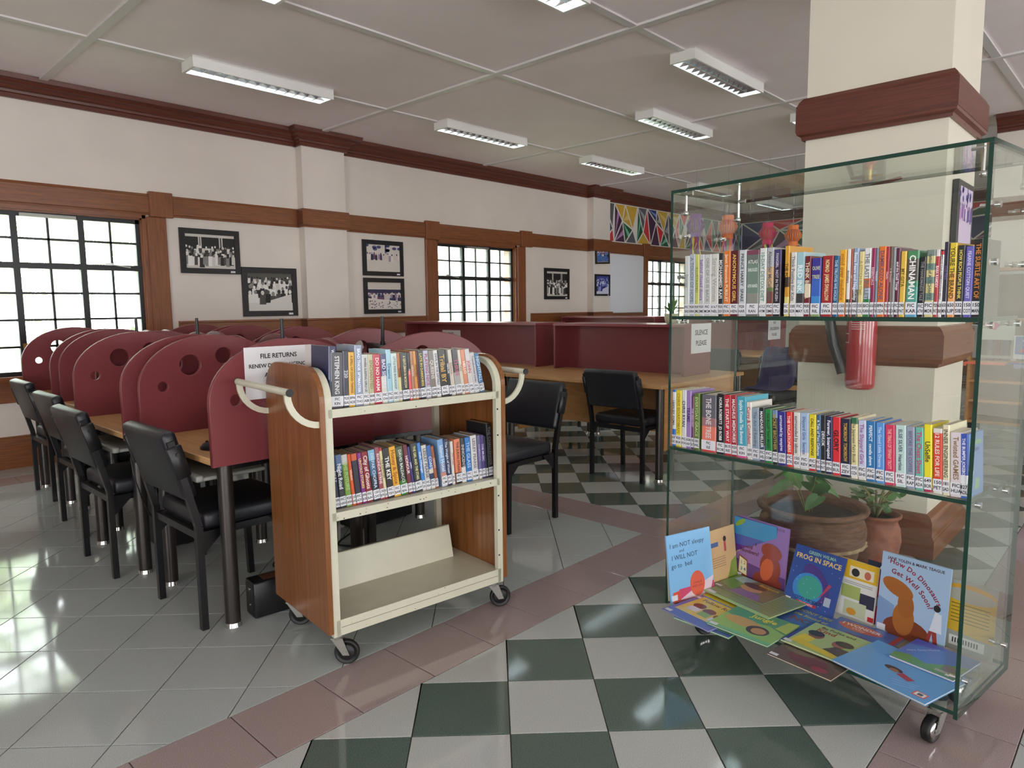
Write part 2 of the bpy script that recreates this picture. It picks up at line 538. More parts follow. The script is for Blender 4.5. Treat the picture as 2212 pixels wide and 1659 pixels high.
for poly, m in tiles:
    if area(poly) < 0: poly = poly[::-1]
    ip = inset_poly(poly, 0.0017)
    if ip is None: continue
    cx = sum(p[0] for p in ip) / len(ip); cyy = sum(p[1] for p in ip) / len(ip)
    vis = in_frame((cx, cyy))
    d2 = cx * cx + cyy * cyy + CAM_Z ** 2
    cand.append((-(abs(area(ip)) / d2 ** 1.5) if vis else 0, ip, m, (cx, cyy)))
cand.sort(key=lambda t: t[0])
def tile_mesh(mb, ip, mat=0, o=(0, 0)):
    top = inset_poly(ip, 0.0011) or ip
    n = len(ip)
    vs = [(x - o[0], y - o[1], -0.006) for x, y in ip] + [(x - o[0], y - o[1], -0.0009) for x, y in ip] + [(x - o[0], y - o[1], 0.0) for x, y in top]
    fs = [(k, (k + 1) % n, (k + 1) % n + n, k + n) for k in range(n)] + [(k + n, (k + 1) % n + n, (k + 1) % n + 2 * n, k + 2 * n) for k in range(n)]
    fs.append(tuple(range(2 * n, 3 * n)))
    mb.add(vs, fs, mat)
MT = [TILE_GREY, TILE_LIGHT, TILE_GREEN, TILE_PINK]
rest = MB()
for i, (k, ip, m, c) in enumerate(cand):
    if i < 300 and k < 0:
        mb = MB(); tile_mesh(mb, ip, 0, c)
        o = mb.build('tile', m, floor); o.location = (c[0], c[1], 0)
    else:
        tile_mesh(rest, ip, MT.index(m))
o = rest.build('tile_field', MT, floor); o['kind'] = 'stuff'

# ---- ceiling with battens
cb = MB(); cb.box(X0 - .3, Y0 - .3, CZ, X1 + .3, WY + .3, CZ + 0.12)
ceiling = struct_mesh('ceiling', cb, CEIL)
for y in (5.57, 4.11, 2.77, 1.10, -0.4, -1.9, -3.4):
    b = MB(); b.box(X0, y - .03, CZ - .012, X1, y + .03, CZ); b.build('batten', BATTEN, ceiling)
for x in (-0.8, 1.677, 4.2, 6.7, 9.16, 11.6, 14.0):
    b = MB(); b.box(x - .03, Y0, CZ - .015, x + .03, WY - .15, CZ); b.build('batten', BATTEN, ceiling)

# ---- left wall with three window openings
wl = MB()
xs = [X0 - .3] + [e for ab in WIN for e in ab] + [X1 + .3]
for k in range(0, len(xs), 2):
    wl.box(xs[k], WY, 0, xs[k + 1], WY + TH, CZ)
for a, b in WIN:
    wl.box(a, WY, 0, b, WY + TH, WZ0); wl.box(a, WY, WZ1, b, WY + TH, CZ)
wall_left = struct_mesh('wall_left', wl, WALL)
PIL = [(4.0, 4.53), (9.17, 9.63), (14.05, 14.5)]
for a, b in PIL:
    p = MB(); p.box(a, WY - .12, 0, b, WY, CZ); p.build('pilaster', WALL, wall_left)
# ---- back wall, right wall and front wall (right: daylight openings behind the viewer; front: openings added to brighten the room)
wb = MB(); wb.box(X1, Y0 - .3, 0, X1 + TH, WY, CZ); wall_back = struct_mesh('wall_back', wb, WALL)
wr = MB()
ops = [(-3.2, -0.6), (1.0, 3.6), (5.2, 7.8), (9.4, 12.0)]
xs = [X0 - .3] + [e for ab in ops for e in ab] + [X1 + .3]
for k in range(0, len(xs), 2): wr.box(xs[k], Y0 - TH, 0, xs[k + 1], Y0, CZ)
for a, b in ops:
    wr.box(a, Y0 - TH, 0, b, Y0, .2); wr.box(a, Y0 - TH, 2.35, b, Y0, CZ)
    for t in (0.333, 0.667): wr.box(a + (b - a) * t - .03, Y0 - .15, .2, a + (b - a) * t + .03, Y0 - .1, 2.35, 1)
    for zz in (.9, 1.6): wr.box(a, Y0 - .15, zz - .02, b, Y0 - .1, zz + .02, 1)
wall_right = struct_mesh('wall_right', wr, [WALL, WINFRAME])
wf = MB()
ops = [(-6.5, -3.5), (-1.2, 0.8)]
ys = [Y0] + [e for ab in ops for e in ab] + [WY]
for k in range(0, len(ys), 2): wf.box(X0 - TH, ys[k], 0, X0, ys[k + 1], CZ)
for a, b in ops:
    wf.box(X0 - TH, a, 0, X0, b, .2); wf.box(X0 - TH, a, 2.35, X0, b, CZ)
wall_front = struct_mesh('wall_front', wf, WALL)
# partition that carries the crown at the far right
wp = MB(); wp.box(8.85, Y0, 0, 9.1, 1.41, CZ); wall_partition = struct_mesh('wall_partition', wp, WALL)

# ---- crown moulding (stepped profile; d = distance out from wall, z)
CROWN = [(0.0, 3.015), (0.028, 3.015), (0.028, 3.05), (0.04, 3.055), (0.045, 3.075), (0.065, 3.085), (0.075, 3.105),
         (0.105, 3.118), (0.12, 3.135), (0.15, 3.142), (0.155, 3.18), (0.0, 3.18)]
def mould_x(mb, x0, x1, y, prof, sgn=-1, mat=0, m0=0, m1=0):
    n = len(prof)
    vs = [(x0 + m0 * d, y + sgn * d, z) for d, z in prof] + [(x1 + m1 * d, y + sgn * d, z) for d, z in prof]
    fs = [(k, k + n, (k + 1) % n + n, (k + 1) % n) for k in range(n)] + [tuple(range(n)), tuple(reversed(range(n, 2 * n)))]
    mb.add(vs, fs, mat)
def mould_y(mb, x, y0, y1, prof, sgn=-1, mat=0, m0=0, m1=0):
    n = len(prof)
    vs = [(x + sgn * d, y0 + m0 * d, z) for d, z in prof] + [(x + sgn * d, y1 + m1 * d, z) for d, z in prof]
    fs = [(k, k + n, (k + 1) % n + n, (k + 1) % n) for k in range(n)] + [tuple(range(n)), tuple(reversed(range(n, 2 * n)))]
    mb.add(vs, fs, mat)
def run_left(name, kidname, prof, mx, my, breaks=()):
    root = structure(name)
    segs = []
    x = X0
    for a, b in PIL:
        segs.append((x, a, WY, 0, 1 if True else 0)); segs.append((a, b, WY - .12, -1, 1)); x = b
    for (a, b, y, m0, m1) in segs:
        cuts = [a] + [c for c in breaks if a < c < b] + [b]
        spans = [(cuts[i], cuts[i + 1]) for i in range(len(cuts) - 1)]
        for s0, s1 in spans:
            if any(abs(s0 - p) < 1e-6 and abs(s1 - q) < 1e-6 for p, q in SKIP.get(name, [])): continue
            mb = MB(); mould_x(mb, s0, s1, y, prof, -1, 0, m0 if (s0 == a and y < WY) else 0, m1 if (s1 == b and y < WY) else 0)
            mb.build(kidname, mx, root)
    for a, b in PIL:                                  # returns on the pilaster sides
        mb = MB(); mould_y(mb, a, WY - .12, WY, prof, -1, 0, -1, 0); mb.build(kidname, my, root)
        if b < X1 - .01:
            mb = MB(); mould_y(mb, b, WY - .12, WY, prof, 1, 0, -1, 0); mb.build(kidname, my, root)
    return root
SKIP = {}
t1 = run_left('trim_1', 'crown_moulding', CROWN, CROWN_X, CROWN_Y)
mb = MB(); mould_y(mb, X1, Y0, WY, CROWN, -1); mb.build('crown_moulding', CROWN_Y, t1)
mb = MB(); mould_y(mb, 8.85, Y0, 1.41, CROWN, -1); mb.build('crown_moulding', CROWN_Y, t1)
RAIL = [(0.0, 2.168), (0.022, 2.168), (0.026, 2.186), (0.034, 2.19), (0.034, 2.338), (0.026, 2.342), (0.022, 2.362), (0.0, 2.365)]
blk = [e for a, b in ((2.465, 2.675), (5.76, 5.975), (7.55, 7.77), (10.79, 10.985)) for e in (a, b)]
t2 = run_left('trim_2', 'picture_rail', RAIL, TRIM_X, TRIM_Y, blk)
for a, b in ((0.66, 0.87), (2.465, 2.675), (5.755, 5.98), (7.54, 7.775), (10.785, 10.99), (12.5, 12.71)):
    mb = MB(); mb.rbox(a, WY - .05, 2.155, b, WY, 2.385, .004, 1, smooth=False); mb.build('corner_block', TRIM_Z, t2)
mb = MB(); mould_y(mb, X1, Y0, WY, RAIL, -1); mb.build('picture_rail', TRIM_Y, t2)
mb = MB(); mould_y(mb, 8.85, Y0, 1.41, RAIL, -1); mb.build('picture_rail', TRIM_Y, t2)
DADO = [(0.0, 0.985), (0.02, 0.985), (0.024, 1.0), (0.03, 1.004), (0.03, 1.165), (0.04, 1.17), (0.04, 1.186), (0.0, 1.19)]
t3 = structure('trim_3')
segs = [(X0, 0.66), (2.675, 4.0), (4.53, 5.76), (7.77, 9.17), (9.63, 10.79), (12.71, 14.05)]
for a, b in segs:
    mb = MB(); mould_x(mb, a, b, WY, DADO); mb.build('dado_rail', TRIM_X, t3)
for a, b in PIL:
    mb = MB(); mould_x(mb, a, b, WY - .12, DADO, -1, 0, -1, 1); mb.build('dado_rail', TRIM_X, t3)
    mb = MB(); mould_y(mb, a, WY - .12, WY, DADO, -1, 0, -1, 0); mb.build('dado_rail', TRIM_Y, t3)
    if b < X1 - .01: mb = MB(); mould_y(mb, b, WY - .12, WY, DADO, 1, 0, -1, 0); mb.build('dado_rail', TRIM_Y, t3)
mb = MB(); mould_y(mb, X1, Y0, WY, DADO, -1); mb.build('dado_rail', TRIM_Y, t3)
BASE = [(0.0, 0.0), (0.05, 0.0), (0.05, 0.15), (0.042, 0.155), (0.036, 0.17), (0.03, 0.175), (0.03, 0.235), (0.024, 0.245), (0.02, 0.262), (0.0, 0.265)]
bl = structure('baseboard_left')
for a, b in [(X0, 4.0), (4.53, 9.17), (9.63, 14.05)]:
    mb = MB(); mould_x(mb, a, b, WY, BASE); mb.build('skirting', TRIM_X, bl)
for a, b in PIL:
    mb = MB(); mould_x(mb, a, b, WY - .12, BASE, -1, 0, -1, 1); mb.build('skirting', TRIM_X, bl)
    mb = MB(); mould_y(mb, a, WY - .12, WY, BASE, -1, 0, -1, 0); mb.build('skirting', TRIM_Y, bl)
    if b < X1 - .01: mb = MB(); mould_y(mb, b, WY - .12, WY, BASE, 1, 0, -1, 0); mb.build('skirting', TRIM_Y, bl)
bb = structure('baseboard_back')
mb = MB(); mould_y(mb, X1, Y0, WY, BASE, -1); mb.build('skirting', TRIM_Y, bb)

# ---- windows: wooden casing, steel frame, glazing bars, panes, stays and handles
def window(n, x0, x1):
    root = structure('window_%d' % n, (x0, WY, 0))
    W = x1 - x0
    def P(name, mb, mat): return mb.build(name, mat, root)
    for s in (0, 1):
        a = -0.205 if s == 0 else W + 0.065 - .03
        mb = MB(); mb.rbox(a + (0.0 if s else 0), -.035, WZ0 - .0, a + 0.175, 0.0, 2.156, .006, 1, smooth=False)
        P('casing_post', mb, TRIM_Z)
        xa, xb = (-.03, 0.0) if s == 0 else (W, W + .035)
        mb = MB(); mb.box(xa if s else -.03, -.02, WZ0, xb, 0.05, WZ1 + .03); mb.box((0.0 if s == 0 else W - .012), .0, WZ0, (0.012 if s == 0 else W), .2, WZ1)
        P('reveal', mb, TRIM_Z)
    mb = MB(); mb.box(-.03, -.02, WZ1, W + .03, .05, 2.17); mb.box(0, 0, WZ1 - .015, W, .2, WZ1); P('head_reveal', mb, TRIM_X)
    mb = MB(); mb.box(-.06, -.07, WZ0 - .035, W + .06, .2, WZ0); mb.box(-.2, -.03, .545, W + .2, 0, WZ0 - .035); P('sill', mb, TRIM_X)
    y = .05; z0 = WZ0; z1 = WZ1 - .015; zt = 1.68
    fr = MB()
    for xx in (0.012, W - .045): fr.box(xx, y - .02, z0, xx + .033, y + .02, z1)
    for zz in (z0, z1 - .035): fr.box(.012, y - .02, zz, W - .012, y + .02, zz + .035)
    P('steel_frame', fr, WINFRAME)
    mb = MB(); mb.box(.012, y - .025, zt - .025, W - .012, y + .025, zt + .025); P('transom', mb, WINFRAME)
    bays = [(0.012, W * .333), (W * .333, W * .667), (W * .667, W - .012)]
    for xx in (W * .333, W * .667):
        mb = MB(); mb.box(xx - .024, y - .026, z0, xx + .024, y + .026, z1); P('mullion', mb, WINFRAME)
    rows = [(z0 + .035, z0 + .24), (z0 + .24, z0 + .465), (z0 + .465, z0 + .69), (z0 + .69, zt - .025), (zt + .025, 1.905), (1.905, z1 - .035)]
    for bi, (a, b) in enumerate(bays):
        a2 = a + (.024 if bi else .033); b2 = b - (.024 if bi < 2 else .033)
        c = (a2 + b2) / 2
        mb = MB(); mb.box(c - .009, y - .012, z0 + .03, c + .009, y + .012, z1 - .03); P('glazing_bar', mb, WINFRAME)
        mb = MB()
        for (r0, r1) in rows[1:]:
            if abs(r0 - zt - .025) > 1e-6: mb.box(a2, y - .012, r0 - .009, b2, y + .012, r0 + .009)
        P('glazing_bar', mb, WINFRAME)
        for (r0, r1) in rows:
            for (p, q) in ((a2, c - .009), (c + .009, b2)):
                mb = MB(); mb.box(p, y - .002, r0 + .008, q, y + .002, r1 - .008); P('pane', mb, WINGLASS)
    for xx in (W * .333 + .03, W * .667 + .03):
        mb = MB(); mb.box(xx - .035, y - .05, .985, xx + .01, y - .024, 1.03); mb.cyl((xx, y - .045, 1.0), (xx + .035, y - .06, .93), .007, .005, 6)
        P('window_handle', mb, M('brass', '#B8923E', .3, metal=.9))
    for xx in (W * .8, W * .13):
        mb = MB(); mb.cyl((xx, y - .04, zt + .03), (xx + .17, y - .07, zt + .005), .006, .006, 6); mb.box(xx - .03, y - .05, zt + .02, xx + .03, y - .02, zt + .04)
        P('window_stay', mb, M('aluminium', '#C8C8C4', .3, metal=.9))
    mb = MB(); mb.box(W * .36, y - .06, z1 - .04, W * .64, y - .02, z1 - .012); P('blind_rail', mb, GREYMETAL)
for i, (a, b) in enumerate(WIN): window(i + 1, a, b)

# ---- painted mural of slivers on the left and back walls (flat paint)
MUR = ['#1E5B3C', '#25306B', '#D3AB3C', '#D6363C', '#4A2748', '#5B5E63', '#1E5B3C', '#D6363C', '#26326E', '#585B60', '#D3AB3C', '#4A2748']
FAN = {'#D6363C': '#E98A8C', '#4A2748': '#B78AB4', '#1E5B3C': '#7CC0A0', '#25306B': '#7C9BD0', '#26326E': '#7C9BD0', '#5B5E63': '#A8AAAC', '#585B60': '#A8AAAC', '#D3AB3C': '#E4CC80'}
def mural(length, h, sd, step, to3, parent):
    r = random.Random(sd); mb = MB()
    mb.flat([to3(0, 0, .001), to3(length, 0, .001), to3(length, h, .001), to3(0, h, .001)], lin('#E8E4DC'))
    n = int(length / step)
    T = [0] + [i * length / n + r.uniform(-.25, .25) * step for i in range(1, n)] + [length]
    B = [0] + [i * length / n + r.uniform(-.25, .25) * step for i in range(1, n)] + [length]
    K = [(max(0, min(length, (i + .5) * length / n + r.uniform(-.3, .3) * step)), h * r.uniform(.3, .7)) for i in range(n)]
    tri = []
    for i in range(n):
        k = K[i]
        tri += [[(T[i], h), k, (T[i + 1], h)], [(B[i], 0), (B[i + 1], 0), k]]
        if i == 0: tri.append([(0, 0), k, (0, h)])
        if i < n - 1:
            k2 = K[i + 1]
            if r.random() < .5:
                tri += [[k, (B[i + 1], 0), (T[i + 1], h)], [(B[i + 1], 0), k2, (T[i + 1], h)]]
            else:
                tri += [[k, k2, (T[i + 1], h)], [k, (B[i + 1], 0), k2]]
        else: tri.append([k, (length, 0), (length, h)])
    last = ''
    for t in tri:
        if area(t) < 0: t = t[::-1]
        ip = inset_poly(t, .014)
        if ip is None or area(ip) <= 0 or area(ip) > area(t): continue
        cnames = [c for c in MUR if c != last]; c = r.choice(cnames); last = c
        mb.flat([to3(x, y, .0016) for x, y in ip], lin(c))
        if r.random() < .38:
            a, b, d = ip
            mid = ((b[0] * .62 + d[0] * .38), (b[1] * .62 + d[1] * .38)); m3 = ((b[0] * .35 + d[0] * .65), (b[1] * .35 + d[1] * .65))
            mb.flat([to3(*a, .0021), to3(*mid, .0021), to3(*m3, .0021)], lin(FAN[c]))
    return mb.build('mural', vcol('mural_paint', .5), parent)
mural(14.05 - 9.63, .648, 4, .33, lambda x, z, d: (9.63 + x, WY - d, 2.366 + z), wall_left)
mural(11.9, .648, 8, .62, lambda x, z, d: (X1 - d, WY - .12 - x, 2.366 + z), wall_back)
mural(.45, .648, 3, .3, lambda x, z, d: (14.05 + x, WY - .12 - d, 2.366 + z), wall_left)

# ---- pillar with its three wooden bands
pil = structure('wall_pillar', (3.94, .825, 0))
PW, PD = .655, .675                     # x extent, y extent
mb = MB(); mb.box(0, 0, 0, PW, PD, CZ); mb.build('shaft', PILLAR_PAINT, pil)
def band(prof):
    def ring(d): return [(-d, -d), (PW + d, -d), (PW + d, PD + d), (-d, PD + d)]
    for k, nm in enumerate(('front', 'right', 'back', 'left')):
        mb = MB(); vs = []
        for d, z in prof:
            R = ring(d); a = R[k]; b = R[(k + 1) % 4]
            vs += [(a[0], a[1], z), (b[0], b[1], z)]
        n = len(prof)
        mb.add(vs, [(2 * i, 2 * i + 1, 2 * i + 3, 2 * i + 2) for i in range(n - 1)])
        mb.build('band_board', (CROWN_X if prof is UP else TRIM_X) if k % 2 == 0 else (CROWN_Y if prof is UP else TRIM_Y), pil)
UP = [(0, 2.172), (.016, 2.172), (.02, 2.19), (.036, 2.2), (.04, 2.215), (.042, 2.215), (.042, 2.35), (.038, 2.352), (.03, 2.372), (.014, 2.392), (0, 2.395)]
MIDB = [(0, .968), (.012, .968), (.02, .985), (.034, .99), (.038, 1.01), (.04, 1.012), (.04, 1.13), (.036, 1.132), (.03, 1.15), (.014, 1.17), (0, 1.175)]
LOWB = [(.05, 0), (.05, .098), (.044, .1), (.044, .108), (.036, .112), (.034, .185), (.03, .19), (.024, .205), (.01, .216), (0, .22)]
for p in (UP, MIDB, LOWB): band(p)

# ---- outdoors: ground, palms, shrubs, pale building
gm = M('lawn_green', '#A2B886', .9, noise=.35, scale=14)
mb = MB(); mb.box(-14, WY + TH, -.5, 40, 40, -.25); struct_mesh('ground', mb, gm)
mb = MB(); mb.box(X0 - 4, Y0 - 4, 2.40, X1 + .3, Y0 - TH, 2.5); mb.box(X0 - 4, Y0 - 4, 2.40, X0 - TH, WY + .3, 2.5)  # unseen overhang, added outside to keep sky light out of the room
struct_mesh('sky_block_slab', mb, M('sky_block_grey', '#A8A09A', .8))
TRUNK = M('palm_trunk', '#B4A8A6', .9, noise=.2, scale=20)
FROND = M('palm_leaf', '#AFC58E', .5, noise=.25, scale=6)
FROND2 = M('palm_leaf_pale', '#C6D8A0', .5, noise=.25, scale=6)
def frond_mesh(L, droop, mat):
    mb = MB(); pts = []
    for i in range(9):
        t = i / 8; pts.append((L * t * (1 - .15 * t), 0, L * .38 * math.sin(t * 2.0) - droop * t * t))
    mb.tube(pts, [.018 * (1 - .8 * i / 8) for i in range(9)], 5)
    for i in range(34):
        t = .1 + .9 * i / 34; k = t * 8; j = min(int(k), 7); fr = k - j
        p = Vector(pts[j]).lerp(Vector(pts[j + 1]), fr)
        l = .42 * math.sin(PI * (.12 + .86 * t)) + .08
        for s in (-1, 1):
            tip = p + Vector((l * .55, s * l * .8, -l * (.35 + .2 * t)))
            mid = p.lerp(tip, .5) + Vector((.018, 0, .03))
            mb.add([p, mid + Vector((-.012, 0, 0)), tip, mid + Vector((.016, 0, 0))], [(0, 1, 2, 3)])
    return mb.mesh('frond', mat)
FM = [frond_mesh(1.9, .9, FROND), frond_mesh(1.7, 1.4, FROND2), frond_mesh(2.1, .6, FROND)]
def palm(x, y, h, r, n, sd, label):
    t = thing('palm_tree', label, 'tree', (x, y, -.25), group=None)
    rr = random.Random(sd)
    mb = MB(); mb.tube([(0, 0, 0), (.04, .02, h * .4), (.02, 0, h * .75), (0, 0, h)], [r * 1.15, r, r * .9, r * .7], 12)
    mb.build('trunk', TRUNK, t)
    for i in range(n):
        o = bpy.data.objects.new('frond', FM[i % 3]); COL.objects.link(o); o.parent = t
        o.location = (0, 0, h - .05); s = rr.uniform(.8, 1.1); o.scale = (s, s, s)
        o.rotation_euler = (0, rr.uniform(-.5, .75), i * 2.4 + rr.uniform(-.3, .3))
palm(2.36, 9.5, 3.6, .13, 18, 1, 'thick-trunked palm standing just outside the near window')
palm(1.0, 10.2, 2.2, .1, 16, 2, 'low palm with arching fronds left of the thick trunk outside')
palm(3.9, 11.0, 2.6, .1, 16, 3, 'palm behind and right of the thick trunk outside')
palm(2.0, 12.6, 3.4, .12, 16, 5, 'farthest palm on the lawn outside the near window')
LEAFM = M('shrub_leaf', '#94B070', .5, noise=.3, scale=8)
def shrub(x, y, r, h, sd, label):
    rr = random.Random(sd); mb = MB()
    for i in range(700):
        a = rr.uniform(0, 2 * PI); e = rr.uniform(-.2, 1.4); q = r * rr.uniform(.7, 1)
        p = Vector((q * math.cos(a) * math.cos(e * .9), q * math.sin(a) * math.cos(e * .9), h * .35 + h * .6 * math.sin(e)))
        d = Vector((rr.uniform(-1, 1), rr.uniform(-1, 1), rr.uniform(-.5, 1))).normalized() * .16
        s = d.cross(Vector((rr.uniform(-1, 1), rr.uniform(-1, 1), 1))).normalized() * .05
        mb.add([p, p + d * .5 + s, p + d, p + d * .5 - s], [(0, 1, 2, 3)])
    t = thing('shrub', label, 'shrub', (x, y, -.25))
    mb.build('foliage', LEAFM, t)['kind'] = 'stuff'
    mb = MB(); mb.tube([(0, 0, 0), (.02, 0, h * .3), (.1, .05, h * .55)], [.03, .025, .01], 6); mb.build('stem', TRUNK, t)
shrub(.6, 8.7, .8, 1.3, 1, 'leafy green shrub low outside the left edge of the near window')
shrub(3.6, 9.2, .8, 1.5, 2, 'leafy green shrub low outside the right edge of the near window')
WHITE = M('white_render', '#F4F3EE', .8)
bld = thing('building', 'white rendered building seen through the two farther windows', 'building', (10, 13, -.25))
mb = MB(); mb.box(0, 0, 0, 26, 5, 7); mb.build('facade', WHITE, bld)
for i in range(9):
    for j in range(2):
        mb = MB(); xx = 1.2 + i * 2.7; zz = 1.2 + j * 2.8
        mb.box(xx, -.03, zz, xx + 1.1, .02, zz + 1.2); mb.build('facade_window', M('facade_pane', '#8AA0B0', .2), bld)
        mb = MB()
        for k in range(5): mb.box(xx + k * .27, -.06, zz, xx + k * .27 + .02, -.035, zz + 1.2)
        for k in range(4): mb.box(xx, -.06, zz + k * .38, xx + 1.1, -.035, zz + k * .38 + .02)
        mb.build('grille', M('grille_white', '#D9DAD6', .5), bld)

# ================================================================== CEILING LIGHTS
TUBEM = emit('tube_light', (.80, .94, 1.0), TUBE)
HOUSING = M('fixture_white', '#EDEDE8', .4)
ALU = M('louvre_aluminium', '#DDE3E8', .16, metal=1.0)
def fixture():
    t = thing('ceiling_light', 'x', 'ceiling light', (0, 0, 0))
    L, W_, H = 1.2, .205, .085
    mb = MB()
    mb.box(0, 0, -.012, L, W_, 0); e = .014
    mb.box(0, 0, -H, L, e, 0); mb.box(0, W_ - e, -H, L, W_, 0); mb.box(0, e, -H, e * 1.6, W_ - e, 0); mb.box(L - e * 1.6, e, -H, L, W_ - e, 0)
    mb.build('housing', HOUSING, t)
    for y in (.06, .145):
        mb = MB(); mb.cyl((.04, y, -.04), (L - .04, y, -.04), .013, None, 10); mb.build('tube', TUBEM, t)
    mb = MB(); mb.box(.02, .014, -.0145, L - .02, W_ - .014, -.0125); mb.build('reflector', ALU, t)
    mb = MB()
    n = 13
    for k in range(1, n):
        x = .023 + k * (L - .046) / n
        mb.add([(x - .014, .014, -.05), (x + .014, .014, -.05), (x + .001, .014, -H + .002), (x - .001, .014, -H + .002),
                (x - .014, W_ - .014, -.05), (x + .014, W_ - .014, -.05), (x + .001, W_ - .014, -H + .002), (x - .001, W_ - .014, -H + .002)],
               [(0, 1, 5, 4), (1, 2, 6, 5), (2, 3, 7, 6), (3, 0, 4, 7)])
    y = W_ / 2
    mb.add([(.02, y - .012, -.05), (.02, y + .012, -.05), (.02, y + .001, -H + .002), (.02, y - .001, -H + .002),
            (L - .02, y - .012, -.05), (L - .02, y + .012, -.05), (L - .02, y + .001, -H + .002), (L - .02, y - .001, -H + .002)],
           [(0, 4, 5, 1), (1, 5, 6, 2), (2, 6, 7, 3), (3, 7, 4, 0)])
    mb.build('louvre', ALU, t)
    return t
LIGHTS = [(2.305, 5.40, 'louvred ceiling light nearest the near window, at the upper left'),
          (4.815, 5.40, 'louvred ceiling light in the wall row, second from the left'),
          (7.23, 5.40, 'louvred ceiling light in the wall row, third from the left'),
          (10.0, 5.42, 'louvred ceiling light seen through the top left corner of the glass case'),
          (12.5, 5.42, 'farthest louvred ceiling light, above the back mural'),
          (5.97, 3.73, 'louvred ceiling light crossing a batten in the middle of the ceiling'),
          (4.81, 2.66, 'large louvred ceiling light left of the pillar'),
          (2.33, 2.65, 'louvred ceiling light cut off by the top edge, right of centre'),
          (1.03, 3.80, 'louvred ceiling light cut off by the top edge, left of centre'),
          (7.15, 2.68, 'louvred ceiling light partly hidden behind the left edge of the pillar'),
          (9.6, 2.68, 'far louvred ceiling light hidden by the pillar band')]
base = fixture()
for i, (x, y, lb) in enumerate(LIGHTS):
    if i == 0:
        base.location = (x, y, CZ - .013 + .013); base['label'] = lb; base['group'] = 'ceiling lights'
    else: dup(base, (x, y, CZ), None, lb, 'ceiling lights')

# ================================================================== PICTURES, BOARDS AND SIGNS ON THE WALLS
def ellpts(cx, cy, rx, ry, n=10, a0=0.0, rot=0.0):
    out = []
    for k in range(n):
        t = a0 + 2 * PI * k / n
        x, y = rx * math.cos(t), ry * math.sin(t)
        out.append((cx + x * math.cos(rot) - y * math.sin(rot), cy + x * math.sin(rot) + y * math.cos(rot)))
    return out
def crowd(mb, w_, h_, to3, sd, bg, tones, kind):
    r = random.Random(sd)
    F_ = lambda pts, c, d: mb.flat([to3(x, y, d) for x, y in pts], c)
    R_ = lambda x0, y0, x1, y1, c, d: F_([(x0, y0), (x1, y0), (x1, y1), (x0, y1)], c, d)
    R_(0, 0, w_, h_, bg[0], .0002)
    if kind == 'group':                     # rows of people before a porch with posts
        R_(0, h_ * .42, w_, h_ * .92, bg[1], .0003)
        for k in (.26, .3, .68, .73): R_(w_ * k, h_ * .5, w_ * (k + .025), h_ * .92, bg[0], .0004)
        rows = [(.62, 18, .035), (.5, 19, .04), (.38, 17, .045)]
    elif kind == 'line':
        for k in range(9): F_(ellpts(w_ * r.random(), h_ * r.uniform(.78, 1.0), w_ * .07, h_ * .06, 7), bg[1], .0003)
        R_(w_ * .55, h_ * .5, w_ * .6, h_, bg[1], .0003)
        rows = [(.66, 15, .035)]
    elif kind == 'table':
        R_(0, h_ * .6, w_, h_ * .74, bg[1], .0003)
        rows = [(.6, 10, .05), (.5, 8, .06)]
    else:
        R_(0, h_ * .8, w_, h_, bg[1], .0003)
        rows = [(.86, 16, .03), (.74, 14, .04), (.62, 11, .05), (.48, 8, .06)]
    d = .0005
    for (fy, n, s) in rows:
        for k in range(n):
            x = w_ * (k + .5 + r.uniform(-.2, .2)) / n; y = h_ * (fy + r.uniform(-.03, .03)); sz = s * h_ * r.uniform(.9, 1.15)
            c = r.choice(tones); c2 = r.choice(tones)
            bh = sz * (6.5 if kind in ('line', 'group') else 5)
            F_([(x - sz * 1.5, y - bh), (x + sz * 1.5, y - bh), (x + sz * 1.25, y - sz * .8), (x - sz * 1.25, y - sz * .8)] if y - bh > 0 else
               [(x - sz * 1.5, 0.002), (x + sz * 1.5, 0.002), (x + sz * 1.25, y - sz * .8), (x - sz * 1.25, y - sz * .8)], c, d)
            F_(ellpts(x, y, sz * .8, sz, 8), c2, d + .0001)
            d += .00002
    if kind == 'table':
        F_([(0, h_ * .02), (w_, h_ * .02), (w_, h_ * .3), (0, h_ * .42)], tones[0], d + .0002)
        for k in range(60): F_(ellpts(w_ * r.random(), h_ * r.uniform(.05, .32), w_ * .02, h_ * .02, 5), r.choice(tones), d + .0003)
    if kind == 'crowd':
        F_([(w_ * .45, h_ * .02), (w_ * .98, h_ * .12), (w_ * .98, h_ * .45), (w_ * .5, h_ * .28)], bg[0], d + .0002)
BW = [lin(c) for c in ('#EDEBE6', '#D8D6D0', '#24231F', '#4A4844', '#8A8882', '#F2F0EA', '#15140F')]
SEP = [lin(c) for c in ('#E9E2DA', '#6E4A66', '#3C3860', '#A690A8', '#D8CFC6', '#26243E')]
BLU = [lin(c) for c in ('#2E3890', '#5A66B4', '#D8DAEA', '#1C2260', '#9AA2D2')]
COLR = [lin(c) for c in ('#3A6AB0', '#7FB0D8', '#E8E4DC', '#2A3250', '#B05A4A', '#6A93C0')]
FRAMEB = M('frame_black', '#141416', .35)
